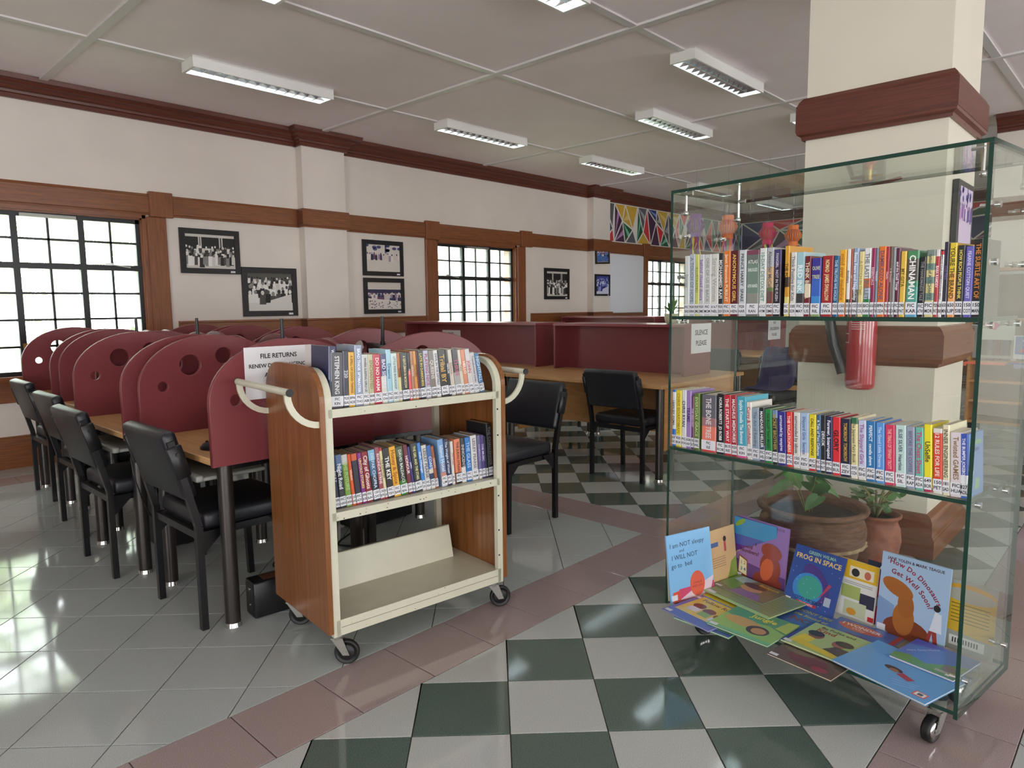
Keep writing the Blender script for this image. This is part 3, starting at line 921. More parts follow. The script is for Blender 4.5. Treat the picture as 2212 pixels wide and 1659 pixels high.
def picture(x0, z0, x1, z1, y, label, kind, bg, tones, sd, bw=.04, bottom=None, tilt=0.0, lean=0.0, framemat=None, tagmark=True):
    W_, H_ = x1 - x0, z1 - z0
    t = thing('framed_photo', label, 'picture', (x0, y, z0), group='framed photos on the window wall', rot=(lean, tilt, 0))
    mb = MB(); d = .022
    bb_ = bottom or bw
    mb.box(0, -d, 0, W_, -.002, bb_); mb.box(0, -d, H_ - bw, W_, -.002, H_); mb.box(0, -d, bb_, bw, -.002, H_ - bw); mb.box(W_ - bw, -d, bb_, W_, -.002, H_ - bw)
    mb.box(bw, -.012, bb_, W_ - bw, -.002, H_ - bw)
    mb.build('frame', framemat or FRAMEB, t)
    mb = MB()
    crowd(mb, W_ - 2 * bw, H_ - bw - bb_, lambda a, b, q: (bw + a, -.0125 - q, bb_ + b), sd, bg, tones, kind)
    mb.build('photograph', PRINT, t)
    if tagmark:
        mb = MB(); mb.box(W_ * .82, -d - .001, bb_ * .25, W_ * .9, -d, bb_ * .6); mb.build('caption_tag', PAPER, t)
    return t
picture(2.725, 1.648, 3.315, 2.080, WY, 'black-framed black and white group photo beside the near window post', 'group', (lin('#D6D2CA'), lin('#1B1A17')), BW, 1, .052)
picture(3.322, 1.219, 3.938, 1.727, WY, 'black-framed black and white crowd photo with a white table, left of the pilaster', 'crowd', (lin('#E2DFD8'), lin('#55534E')), BW, 2, .058)
picture(4.806, 1.676, 5.400, 2.096, WY, 'upper of the two black-framed photos between pilaster and second window', 'line', (lin('#DCD6CC'), lin('#4A4A7A')), SEP, 3, .052)
picture(4.806, 1.224, 5.402, 1.650, WY, 'lower of the two black-framed photos, a speaker over a flowered table', 'table', (lin('#D8D2C8'), lin('#2E2E52')), SEP, 4, .052)
picture(8.080, 1.395, 8.680, 1.870, WY, 'black-framed black and white photo right of the second window', 'group', (lin('#CFCCC4'), lin('#181714')), BW, 5, .05)
picture(9.215, 1.960, 9.600, 2.285, WY - .122, 'small tilted photo in an ornate dark gilt frame on the pilaster', 'table', (lin('#DAD6D0'), lin('#A0605A')), COLR, 6, .03, tilt=-.05, framemat=M('gilt_frame', '#3A3226', .35, metal=.3), tagmark=False)
picture(9.200, 1.450, 9.610, 1.800, WY - .122, 'black-framed blue-toned crowd photo below the gilt-framed one', 'crowd', (lin('#CDD0E4'), lin('#3A4496')), BLU, 7, .03)
wbd = thing('whiteboard', 'blank whiteboard panel leaning between pilaster and third window', 'whiteboard', (9.66, WY - .045, 1.165))
mb = MB(); mb.rbox(0, 0, 0, 1.11, .022, .99, .004, 1, smooth=False); mb.build('board', M('whiteboard_white', '#E6E8EE', .3), wbd)
mb = MB(); mb.box(-.008, -.004, -.008, 1.118, .026, .0); mb.build('edge_strip', GREYMETAL, wbd)

def paper(name, label, o, xd, yd, w_, h_, lines, group=None, col='#111114'):
    xd = Vector(xd).normalized(); yd = Vector(yd).normalized(); n = xd.cross(yd)
    t = thing(name, label, 'sign', o)
    mb = MB(); a = Vector((0, 0, 0))
    th = n * .0006
    vs = [a, xd * w_, xd * w_ + yd * h_, yd * h_]
    mb.add([v for v in vs] + [v + th for v in vs], [(0, 3, 2, 1), (4, 5, 6, 7), (0, 1, 5, 4), (1, 2, 6, 5), (2, 3, 7, 6), (3, 0, 4, 7)])
    mb.build('sheet', PAPER, t)
    mb = MB()
    for (s, fx, fy, size) in lines:
        put_text(mb, s, xd * (w_ * fx) + yd * (h_ * fy) + n * .0011, xd, yd, size, lin(col), 1, 'c', w_ * .94)
    if mb.v: mb.build('lettering', PRINT, t)
    return t

# ================================================================== COMPUTER CARRELS (two rows back to back)
def outline_mesh(name, outer, holes, th, tr, mat):
    cu = bpy.data.curves.new(name, 'CURVE'); cu.dimensions = '2D'; cu.fill_mode = 'BOTH'
    cu.extrude = th / 2 - .0025; cu.bevel_depth = .0025; cu.bevel_resolution = 1
    for loop in [outer] + holes:
        sp = cu.splines.new('POLY'); sp.points.add(len(loop) - 1); sp.use_cyclic_u = True
        for i, (a, b) in enumerate(loop): sp.points[i].co = (a, b, 0, 1)
    o = bpy.data.objects.new(name, cu); COL.objects.link(o)
    bpy.context.view_layer.update()
    me = bpy.data.meshes.new_from_object(o.evaluated_get(bpy.context.evaluated_depsgraph_get()))
    me.name = name
    me.transform(tr)
    me.materials.clear(); me.materials.append(mat)
    bpy.data.objects.remove(o); bpy.data.curves.remove(cu)
    return me
def div_outline():
    p = [(0, .685), (0, .93)]
    for k in range(1, 13):
        a = k / 12 * PI / 2; p.append((.34 - .34 * math.cos(a), .93 + .242 * math.sin(a)))
    for k in range(1, 9):
        x = .34 + k / 8 * .40; p.append((x, 1.172 - .92 * (x - .34) ** 2))
    p += [(.75, 1.0), (.75, .685)]
    return p[::-1]
DIVM = outline_mesh('divider', div_outline(), [ellpts(.105, .938, .026, .026, 20), ellpts(.235, 1.032, .052, .052, 28), ellpts(.40, 1.068, .043, .043, 24)],
                    .024, Matrix(((1, 0, 0, 0), (0, 0, 1, .012), (0, 1, 0, 0), (0, 0, 0, 1))), RED)
bo = [(.026, .715)] + [(.026 + .723 * k / 16, .99 + .155 * math.sin(PI * k / 16)) for k in range(17)] + [(.749, .715)]
BACKM = outline_mesh('back_panel', bo, [], .022, Matrix(((0, 0, 1, .739), (1, 0, 0, 0), (0, 1, 0, 0), (0, 0, 0, 1))), RED)
def make_carrel():
    t = thing('computer_carrel', 'x', 'desk', (0, 0, 0))
    mb = MB(); mb.rbox(0.0, .0245, .687, .726, .7505, .715, .003, 1, smooth=False); mb.build('tabletop', BEECH, t)
    for y in (0, .751):
        o = bpy.data.objects.new('divider', DIVM); COL.objects.link(o); o.parent = t; o.location = (0, y, 0)
    o = bpy.data.objects.new('back_panel', BACKM); COL.objects.link(o); o.parent = t
    for (x, y) in ((.07, .065), (.07, .71), (.68, .065), (.68, .71)):
        mb = MB(); mb.cyl((x, y, .018), (x, y, .687), .03, None, 16); lg = mb.build('leg', STEEL, t)
        mb = MB(); mb.cyl((x, y, 0), (x, y, .018), .034, .031, 16); mb.build('foot', CHROME, lg)
    mb = MB(); mb.box(.08, .09, .645, .68, .105, .685); mb.box(.08, .67, .645, .68, .685, .685); mb.box(.66, .1, .62, .675, .68, .685)
    mb.build('support_rail', BLACKMETAL, t)
    mb = MB(); mb.rbox(-.015, .13, .605, .28, .645, .622, .008, 2); mb.rbox(-.02, .125, .605, .012, .65, .632, .008, 2)
    mb.build('keyboard_tray', GREYPLASTIC, t)
    return t
car = make_carrel()
LROW = [(1.12, 2.655), (1.09, 3.55), (1.23, 4.405), (1.21, 5.28)]
LLAB = ['beech computer carrel with red dividers nearest the trolley, left row', 'second beech computer carrel with red dividers, left row',
        'third beech computer carrel with red dividers, left row', 'fourth beech computer carrel with red dividers, left row by the near window']
RLAB = ['beech computer carrel with red dividers behind the trolley, right row', 'second beech computer carrel with red dividers, right row',
        'third beech computer carrel with red dividers, right row', 'fourth beech computer carrel with red dividers, right row by the wall']
carrels = []
for i, (x, y) in enumerate(LROW):
    if i == 0: car.location = (x, y, 0); car['label'] = LLAB[0]; car['group'] = 'computer carrels'; c = car
    else: c = dup(car, (x, y, 0), 0, LLAB[i], 'computer carrels')
    carrels.append((c, x, y, 0))
a1 = PI - .20
def rp(a, lx, ly): return (lx * math.cos(a) - ly * math.sin(a), lx * math.sin(a) + ly * math.cos(a))
q = rp(a1, .34, .775)
RROW = [(2.245 - q[0], 2.66 - q[1], a1), (2.82, 3.53 + .775 + .02, PI), (2.83, 4.405 + .775, PI), (2.83, 5.28 + .775, PI)]
for i, (x, y, a) in enumerate(RROW):
    c = dup(car, (x, y, 0), a, RLAB[i], 'computer carrels'); carrels.append((c, x, y, a))
def onc(i, lx, ly):
    c, x, y, a = carrels[i]; p = rp(a, lx, ly); return (x + p[0], y + p[1])
# monitors (screen towards the seat), each with its stub antenna
def make_monitor():
    t = thing('monitor', 'x', 'monitor')
    mb = MB(); mb.rbox(-.014, -.235, .085, .014, .235, .385, .008, 2); mb.build('screen_case', BLACKPLASTIC, t)
    mb = MB(); mb.box(-.0152, -.222, .1, -.0142, .222, .372); mb.build('screen', M('screen_dark', '#0A0C10', .12), t)
    mb = MB(); mb.rbox(.01, -.03, .02, .03, .03, .2, .006, 1); mb.rbox(-.06, -.11, 0, .1, .11, .014, .006, 2); mb.build('stand', BLACKPLASTIC, t)
    mb = MB(); mb.rbox(.014, -.18, .15, .045, .18, .33, .01, 2); mb.build('rear_housing', BLACKPLASTIC, t)
    mb = MB(); mb.cyl((.02, .0, .38), (.02, .0, .40), .014, None, 10); mb.cyl((.02, 0, .4), (.02, .004, .535), .010, .008, 10); mb.build('antenna', BLACKPLASTIC, t)
    return t
mon = make_monitor()
MON = [(0, .50, .38, 'black monitor with stub antenna behind the paper sign, left row'), (1, .50, .37, 'black monitor with stub antenna on the second carrel, left row'),
       (2, .34, .40, 'black monitor with stub antenna on the third carrel, left row'), (4, .40, .36, 'black monitor seen from behind above the trolley books')]
for k, (i, lx, ly, lb) in enumerate(MON):
    x, y = onc(i, lx, ly); a = carrels[i][3]
    if k == 0: mon.location = (x, y, .715); mon.rotation_euler = (0, 0, a); mon['label'] = lb; mon['group'] = 'monitors on the carrels'
    else: dup(mon, (x, y, .715), a, lb, 'monitors on the carrels')
# mouse and cable on the nearest carrel
x, y = onc(0, .085, .215)
t = thing('computer_mouse', 'black computer mouse on the nearest carrel top', 'mouse', (x, y, .715), .4)
mb = MB(); prof = [(0.001, .034), (.012, .032), (.022, .024), (.029, .012), (.031, .004), (.029, 0.0)]
mb.lathe(prof[::-1], 16, X=Matrix.Diagonal((1, 1.75, 1, 1))); mb.build('shell', BLACKPLASTIC, t)
mb = MB(); mb.cyl((-.003, .02, .0315), (.003, .02, .0315), .006, None, 8); mb.build('scroll_wheel', RUBBER, t)
mb = MB(); mb.tube([(x, y + .05, .720), (x + .06, y + .16, .7185), (x + .2, y + .3, .7185), (x + .4, y + .33, .7185), (x + .55, y + .3, .7185)], .0028, 6)
tag(mb.build('mouse_cable', BLACKPLASTIC), 'thin black cable lying across the nearest carrel top', 'cable')
mb = MB(); x, y = onc(1, -.01, .03)
mb.tube([(x + .06, y - .02, .66), (x + .02, y - .05, .6), (x + .03, y - .06, .5), (x + .055, y - .06, .4), (x + .10, y - .02, .3), (x + .14, y, .25), (x + .15, y + .02, .4), (x + .14, y + .03, .6)], .003, 6)
tag(mb.build('hanging_cable', BLACKPLASTIC), 'black cable hanging beside the leg of the second carrel', 'cable')
paper('paper_sign', 'white notice headed FILE RETURNS on the nearest red divider, behind the trolley', (1.264, 2.6535, .934), (1, 0, 0), (0, 0, 1), .297, .21,
      [('FILE RETURNS', .5, .78, .026), ('RENEW DRIVING LICENCE', .5, .60, .022), ('APPLY HERE', .5, .42, .024)])
# power box and computer towers under the carrels
t = thing('power_backup_box', 'black box-shaped power unit on the floor beside the trolley', 'power unit', (1.275, 2.70, 0), -.10)
mb = MB(); mb.rbox(0, -.0, 0, .30, .10, .155, .008, 2); mb.build('case', BLACKPLASTIC, t)
mb = MB(); mb.box(-.001, .01, .01, .001, .09, .145); mb.build('front_panel', M('satin_black', '#0E0E10', .25), t)
mb = MB(); mb.cyl((-.003, .05, .118), (0.002, .05, .118), .007, None, 12); mb.cyl((-.003, .05, .05), (0.002, .05, .05), .005, None, 10); mb.build('button', CHROME, t)
mb = MB(); mb.box(.05, .02, .155, .16, .08, .156); mb.build('sticker', M('brown_sticker', '#5A3A28', .5), t)
mb = MB()
for k in range(6): mb.box(.19 + k * .016, .01, .155, .198 + k * .016, .09, .158)
mb.build('vent', BLACKPLASTIC, t)
def tower(x, y, rz, label):
    t = thing('computer_tower', label, 'computer', (x, y, 0), rz)
    mb = MB(); mb.rbox(0, 0, .01, .42, .18, .38, .006, 1); mb.build('case', BLACKPLASTIC, t)
    mb = MB(); mb.box(.42, .01, .02, .424, .17, .37); mb.box(.424, .03, .28, .426, .15, .32); mb.build('front_bezel', M('satin_black', '#0E0E10', .25), t)
    mb = MB()
    for k in range(7): mb.box(.1 + k * .03, -.001, .12, .115 + k * .03, .0, .26)
    mb.build('vent', RUBBER, t)
    for (a, b) in ((.04, .03), (.38, .03), (.04, .15), (.38, .15)):
        mb = MB(); mb.cyl((a, b, 0), (a, b, .011), .012, None, 8); mb.build('foot', RUBBER, t)
tower(2.22, 3.34, .05, 'black computer tower on the floor behind the trolley')
tower(1.50, 3.86, 1.5, 'black computer tower under the second carrel, left row')
for k, (pts, lb) in enumerate([([(1.72, 3.0, .006), (1.8, 3.08, .006), (1.95, 3.04, .006), (2.06, 3.12, .006), (2.02, 3.24, .006), (2.2, 3.36, .006)], 'black cable curling on the floor behind the trolley shelves'),
                               ([(1.66, 2.9, .006), (1.74, 2.98, .018), (1.72, 3.1, .006), (1.62, 3.2, .006), (1.74, 3.3, .006), (1.9, 3.3, .006)], 'looped black cable on the floor left of the computer tower')]):
    mb = MB(); P_ = [Vector(p) for p in pts]; q = []
    for i in range(len(P_) - 1):
        for s in range(5):
            t_ = s / 5; p0 = P_[max(i - 1, 0)]; p1 = P_[i]; p2 = P_[i + 1]; p3 = P_[min(i + 2, len(P_) - 1)]
            q.append(.5 * ((2 * p1) + (p2 - p0) * t_ + (2 * p0 - 5 * p1 + 4 * p2 - p3) * t_ ** 2 + (3 * p1 - p0 - 3 * p2 + p3) * t_ ** 3))
    mb.tube(q, .005, 6); tag(mb.build('floor_cable', RUBBER), lb, 'cable')

# ================================================================== CHAIRS
def make_chair():
    t = thing('chair', 'x', 'chair')
    S_ = .0135
    mb = MB(); mb.rbox(-.185, -.222, .405, .245, .222, .478, .022, 3); mb.build('seat', BLACKVINYL, t)
    mb = MB(); mb.box(-.21, -.215, .375, .22, -.19, .405); mb.box(-.21, .19, .375, .22, .215, .405); mb.box(-.21, -.19, .375, -.185, .19, .405); mb.box(.195, -.19, .375, .22, .19, .405)
    mb.build('seat_frame', BLACKMETAL, t)
    Xb = Matrix.Translation((-.222, 0, .545)) @ Matrix.Rotation(-.27, 4, 'Y')
    mb = MB(); mb.rbox(-.028, -.228, 0, .03, .228, .29, .02, 3, X=Xb); mb.build('backrest', BLACKVINYL, t)
    for s in (-1, 1):
        y = s * .2265
        def bar(path, nm='leg'):
            mb = MB()
            for i in range(len(path) - 1):
                (xa, za), (xb, zb) = path[i], path[i + 1]
                dx, dz = xb - xa, zb - za; L = math.hypot(dx, dz); nx, nz = dz / L * S_, -dx / L * S_
                mb.add([(xa + nx, y - S_, za + nz), (xa + nx, y + S_, za + nz), (xa - nx, y + S_, za - nz), (xa - nx, y - S_, za - nz),
                        (xb + nx, y - S_, zb + nz), (xb + nx, y + S_, zb + nz), (xb - nx, y + S_, zb - nz), (xb - nx, y - S_, zb - nz)],
                       [(3, 2, 1, 0), (4, 5, 6, 7), (0, 1, 5, 4), (1, 2, 6, 5), (2, 3, 7, 6), (3, 0, 4, 7)])
            return mb.build(nm, BLACKMETAL, t)
        bar([(-.205, 0), (-.205, .43), (-.245, .60), (-.295, .79)])
        bar([(.215, 0), (.205, .405)])
        mb = MB(); mb.rbox(-.03, y * 1.0 - .012 + s * .008, .10, .028, y + .012 + s * .008, .235, .006, 1, X=Xb)
        mb.cyl(Xb @ Vector((.0, y + s * .018, .2)), Xb @ Vector((.0, y + s * .026, .2)), .008, None, 8)
        mb.build('back_bracket', BLACKPLASTIC, t)
        mb = MB(); yy = y
        mb.prism([(-.19, .405), (-.09, .405), (-.19, .31)], yy - .003, yy + .003, lambda a, b, h: (a, h, b)); mb.build('gusset', BLACKMETAL, t); mb = MB(); mb.prism([(.2, .405), (.1, .405), (.2, .31)], yy - .003, yy + .003, lambda a, b, h: (a, h, b))
        mb.build('gusset', BLACKMETAL, t)
    return t
ch = make_chair()
CH = [(1.300, 3.000, 0.0, 'black vinyl chair at the nearest carrel, beside the trolley'), (1.240, 3.875, 0.0, 'second black vinyl chair from the trolley along the left carrels'),
      (1.335, 4.685, 0.0, 'third black vinyl chair from the trolley along the left carrels'), (1.42, 5.70, 0.0, 'farthest black vinyl chair along the left carrels, by the near window'),
      (2.990, 2.890, PI + .0, 'black vinyl chair just right of the trolley, facing left'), (4.445, 2.935, 0.0, 'black vinyl chair pushed under the beech study desk'),
      (6.40, 2.72, PI - .15, 'black chair with a purple jacket behind the glass case, left of the pillar'), (6.60, 3.46, PI, 'black chair seen behind the SILENCE PLEASE notice'),
      (6.05, 4.75, PI, 'black chair on the far side of the study desks'), (4.20, 5.0, 0.0, 'black chair at the far study desk, hidden behind the nearer chairs')]
for k, (x, y, a, lb) in enumerate(CH):
    if k == 0: ch.location = (x, y, 0); ch['label'] = lb; ch['group'] = 'black chairs'
    else: dup(ch, (x, y, 0), a, lb, 'black chairs')
# purple jacket over the seat and back of one chair
cx, cyy, ca = CH[6][0], CH[6][1], CH[6][2]
t = thing('jacket', 'dark purple jacket hung over the back and seat of a black chair', 'jacket', (cx, cyy, 0), ca)
mb = MB(); prof = [(-.345, .50), (-.345, .80), (-.325, .855), (-.29, .862), (-.255, .84), (-.20, .62), (-.165, .52), (-.10, .49), (.05, .487), (.10, .486)]
rr = random.Random(3); n = 14; vs = []
for j in range(n + 1):
    yy = -.19 + .36 * j / n
    for (a, b) in prof: vs.append((a + rr.uniform(-.006, .006) + .006 * math.sin(j * 1.3), yy, b + rr.uniform(-.003, .006)))
m_ = len(prof)
mb.add(vs, [(j * m_ + k, j * m_ + k + 1, (j + 1) * m_ + k + 1, (j + 1) * m_ + k) for j in range(n) for k in range(m_ - 1)], 0, None, True)
o = mb.build('cloth', M('purple_cloth', '#2E2450', .85), t)
md = o.modifiers.new('thick', 'SOLIDIFY'); md.thickness = .008; md.offset = 1

# ================================================================== STUDY DESKS WITH RED HUTCHES
def study_desk(x, y, L, label):
    t = thing('study_desk', label, 'desk', (x, y, 0), group='study desks with red hutches')
    Wd = 1.33
    mb = MB(); mb.rbox(0, 0, .687, Wd, L, .715, .003, 1, smooth=False); mb.build('tabletop', BEECH, t)
    for (a, b) in ((.035, .035), (Wd - .035, .035), (.035, L - .035), (Wd - .035, L - .035)):
        mb = MB(); mb.cyl((a, b, .018), (a, b, .687), .029, None, 16); lg = mb.build('leg', STEEL, t)
        mb = MB(); mb.cyl((a, b, 0), (a, b, .018), .034, .03, 16); mb.build('foot', CHROME, lg)
    for b in (.04, L - .06):
        mb = MB(); mb.box(.11, b, .215, Wd - .11, b + .018, .687); mb.build('end_board', BEECH_X, t)
    mb = MB(); mb.box(.655, .06, .24, .675, L - .06, .687); mb.build('modesty_board', BEECH, t)
    for b in (.19, L - .03):
        mb = MB(); mb.rbox(.645, b, .715, 1.09, b + .02, 1.112, .002, 1, smooth=False); mb.build('hutch_end', RED, t)
    mb = MB(); mb.rbox(.64, .188, 1.112, 1.095, L - .008, 1.134, .002, 1, smooth=False); mb.build('hutch_top', REDEDGE, t)
    mb = MB(); mb.box(.82, .21, .715, .84, L - .03, 1.112); mb.build('hutch_back', RED, t)
    return t
study_desk(4.33, 2.61, 1.56, 'beech study desk with the SILENCE PLEASE notice on its red hutch')
study_desk(4.33, 4.19, 2.20, 'beech study desk with red hutch reaching towards the second window')
study_desk(7.60, 3.28, 1.60, 'far beech study desk with the NO DISCUSSION notice, behind the glass case')
study_desk(7.60, 4.90, 1.85, 'farthest beech study desk with red hutch by the window wall')
paper('paper_sign', 'white notice reading SILENCE PLEASE on the end of a red hutch', (5.085, 2.7985, .895), (1, 0, 0), (0, 0, 1), .335, .242, [('SILENCE', .5, .62, .058), ('PLEASE', .5, .26, .058)])
paper('paper_sign', 'white notice reading NO DISCUSSION PLEASE on the far red hutch', (8.15, 3.4685, .86), (1, 0, 0), (0, 0, 1), .36, .255, [('NO', .5, .74, .046), ('DISCUSSION', .5, .46, .046), ('PLEASE', .5, .18, .046)])
paper('paper_sign', 'small white notice inside the red hutch, partly behind the trolley', (5.1485, 5.93, .83), (0, -1, 0), (0, 0, 1), .30, .21, [('NO', .5, .72, .05), ('DISCUSSION', .5, .46, .04), ('PLEASE', .5, .2, .04)])
# little plant on the hutch
t = thing('potted_plant', 'small green plant in a pale pot on top of the red hutch', 'plant', (5.2, 3.05, 1.134))
mb = MB(); mb.lathe([(.035, 0), (.05, .01), (.058, .05), (.06, .085), (.054, .085), (.05, .07)], 20); mb.build('pot', M('pale_green_pot', '#C9CDA8', .4), t)
LEAFA = M('leaf_green', '#5F8A48', .4, noise=.2, scale=30)
rr = random.Random(2)
for k in range(11):
    a = k * 2.4; el = rr.uniform(.35, 1.3); L = rr.uniform(.11, .17)
    d = Vector((math.cos(a) * math.cos(el), math.sin(a) * math.cos(el), math.sin(el))); s = Vector((-math.sin(a), math.cos(a), 0)) * .018
    p0 = Vector((0, 0, .08))
    mb = MB(); m1 = p0 + d * L * .5 + Vector((0, 0, .01)); tip = p0 + d * L - Vector((0, 0, .01))
    mb.add([p0, m1 + s, tip, m1 - s, m1 - Vector((0, 0, .006))], [(0, 1, 4), (1, 2, 4), (2, 3, 4), (3, 0, 4)]); mb.build('leaf', LEAFA, t)

# ================================================================== PAPER LANTERNS ON STRINGS
def lantern(x, y, z, s, c1, c2, label, sd):
    t = thing('paper_lantern', label, 'lantern', (x, y, z))
    m1 = M('paper_' + c1[1:], c1, .7); m2 = M('paper_' + c2[1:], c2, .7)
    mb = MB(); n = 24
    mb.lathe([(.085 * s, .10 * s), (.085 * s, .17 * s)], 24, caps=False); mb.lathe([(.08 * s, -.17 * s), (.08 * s, -.10 * s)], 24, caps=False); mb.build('band', m1, t)
    mb = MB()
    for k in range(n):
        a0 = 2 * PI * k / n; a1_ = a0 + 2 * PI / n * .72
        pr = [(.085 * s, .10 * s), (.135 * s, .03 * s), (.14 * s, 0), (.125 * s, -.04 * s), (.08 * s, -.10 * s)]
        vs = [(r * math.cos(a), r * math.sin(a), zz) for r, zz in pr for a in (a0, a1_)]
        mb.add(vs, [(2 * i, 2 * i + 1, 2 * i + 3, 2 * i + 2) for i in range(4)])
    mb.build('slit_paper', m1, t)
    mb = MB(); mb.lathe([(.07 * s, -.12 * s), (.075 * s, .12 * s)], 20, caps=False); mb.build('inner_tube', m2, t)
    for k in range(6):
        a = k * 1.05; r = random.Random(sd * 10 + k); L = .3 * s + r.uniform(-.05, .05)
        p = Vector((.07 * s * math.cos(a), .07 * s * math.sin(a), -.16 * s)); mb = MB(); vs = []
        for i in range(6):
            q = p + Vector((r.uniform(-.01, .01), r.uniform(-.01, .01), -L * i / 5)); vs += [q + Vector((-.006, .006, 0)), q + Vector((.006, -.006, 0))]
        mb.add(vs, [(2 * i, 2 * i + 1, 2 * i + 3, 2 * i + 2) for i in range(5)]); mb.build('tassel_ribbon', m2 if k % 2 else m1, t)
    mb = MB(); mb.tube([(0, -.08 * s, .17 * s), (0, 0, .23 * s), (0, .08 * s, .17 * s)], .003, 5); mb.cyl((0, 0, .23 * s), (0, 0, CZ - z), .0015, None, 4); mb.build('string', M('string_grey', '#8A8A8A', .6), t)
lantern(9.0, 4.913, 2.39, .92, '#7E3F9A', '#D8CE4A', 'purple paper lantern, leftmost of the four over the books', 1)
lantern(9.0, 4.433, 2.33, .92, '#F07A3A', '#C060B0', 'larger orange paper lantern, second from left', 2)
lantern(9.0, 3.876, 2.20, .82, '#D81F62', '#D6D83A', 'crimson pink paper lantern with yellow tassels', 3)
lantern(9.0, 3.544, 2.15, .76, '#F27A2C', '#6A3A9A', 'smaller orange paper lantern nearest the pillar', 4)

# ================================================================== BOOK TROLLEY
CO = Vector((1.278, 2.098, 0)); CA = math.atan2(-.115, .993)
cart = thing('book_trolley', 'wood-ended cream metal book trolley with two rows of books', 'trolley', CO, CA)
LC = .785; DC = .485
def side_outline(y0, y1, z0, z1, r, n=8):
    p = [(y0, z0)]
    for k in range(n + 1):
        a = PI - k / n * PI / 2; p.append((y0 + r + r * math.cos(a), z1 - r + r * math.sin(a)))
    for k in range(n + 1):
        a = PI / 2 - k / n * PI / 2; p.append((y1 - r + r * math.cos(a), z1 - r + r * math.sin(a)))
    p.append((y1, z0)); return p
for xa, xb in ((-.02, -.001), (LC + .001, LC + .02)):
    mb = MB(); mb.prism(side_outline(-.004, DC + .004, .135, 1.095, .125), xa, xb, lambda a, b, h: (h, a, b)); mb.build('side_panel', CARTWOOD, cart)
for xa, xb in ((0, .027), (LC - .027, LC)):
    mb = MB(); mb.strip(side_outline(0, DC, .118, 1.085, .118, 10), None, xa, xb, .022); mb.build('end_frame', CREAM, cart)
for (z0, z1, zp) in ((.915, .945, .941), (.545, .575, .571), (.12, .178, .172)):
    mb = MB()
    mb.box(.003, .003, zp - .008, LC - .003, DC - .003, zp); mb.box(.012, 0, z0, LC - .012, .004, z1); mb.box(.012, DC - .004, z0, LC - .012, DC, z1)
    mb.box(.012, .004, z0, LC - .012, .014, z0 + .003); mb.build('shelf', CREAM, cart)
    if z0 < .2:
        mb = MB(); mb.box(.03, -.0006, .149, LC - .03, -.0002, .1505); mb.build('lip_seam', M('seam_dark', '#5A584C', .6), cart)
mb = MB(); Xd = Matrix.Translation((0, .27, .172)) @ Matrix.Rotation(-.22, 4, 'X')
mb.box(.03, 0, 0, LC - .07, .004, .145, X=Xd); mb.box(.03, 0, .141, LC - .07, .03, .145, X=Xd); mb.build('divider_plate', CREAM, cart)
mb = MB()
for (y, z) in ((.012, .87), (.012, .76), (.012, .50), (.012, .35), (.012, .24)):
    for x in (LC - .02,): mb.cyl((x, -.0012, z), (x, .001, z), .004, None, 8)
mb.build('bolt', RUBBER, cart)
rr = random.Random(5); mb = MB()
for k in range(46):
    x = rr.uniform(.03, LC - .03); z = rr.choice((rr.uniform(.917, .944), rr.uniform(.547, .574), rr.uniform(.122, .176))); s = rr.uniform(.0008, .0035)
    pts = [(x + s * rr.uniform(.6, 1.6) * math.cos(a), -.0004, z + s * .7 * math.sin(a)) for a in (0, 1.1, 2.2, 3.2, 4.3, 5.3)]
    mb.flat(pts)
c_ = mb.build('paint_chips', M('chipped_rust', '#5A4634', .8), cart)
for side in (0, 1):
    sx = -1 if side == 0 else 1; xw = 0.0 if side == 0 else LC
    mb = MB()
    for y in (.011, DC - .011):
        pts = []
        for k in range(9):
            a = k / 8 * PI / 2; pts.append((xw + sx * (.115 * math.sin(a) + .012), y, .895 + .115 * (1 - math.cos(a))))
        pts = [(xw, y, .895)] + pts; vs = []
        wd = .011; th = .005
        for i, p in enumerate(pts):
            q0 = Vector(pts[max(i - 1, 0)]); q1 = Vector(pts[min(i + 1, len(pts) - 1)]); d = (q1 - q0).normalized(); nn = Vector((-d.z, 0, d.x))
            p = Vector(p); vs += [p + nn * wd + Vector((0, -th, 0)), p + nn * wd + Vector((0, th, 0)), p - nn * wd + Vector((0, th, 0)), p - nn * wd + Vector((0, -th, 0))]
        mb.add(vs, [(b * 4 + k, b * 4 + (k + 1) % 4, b * 4 + 4 + (k + 1) % 4, b * 4 + 4 + k) for b in range(len(pts) - 1) for k in range(4)])
    xb = xw + sx * .127
    mb.cyl((xb, -.012, 1.018), (xb, DC + .004, 1.018), .0125, None, 14)
    h = mb.build('push_handle', CREAM, cart)
    mb = MB(); mb.cyl((xb, -.016, 1.018), (xb, -.0118, 1.018), .0135, None, 14); mb.cyl((xb, DC + .004, 1.018), (xb, DC + .008, 1.018), .0135, None, 14); mb.build('end_cap', RUBBER, h)
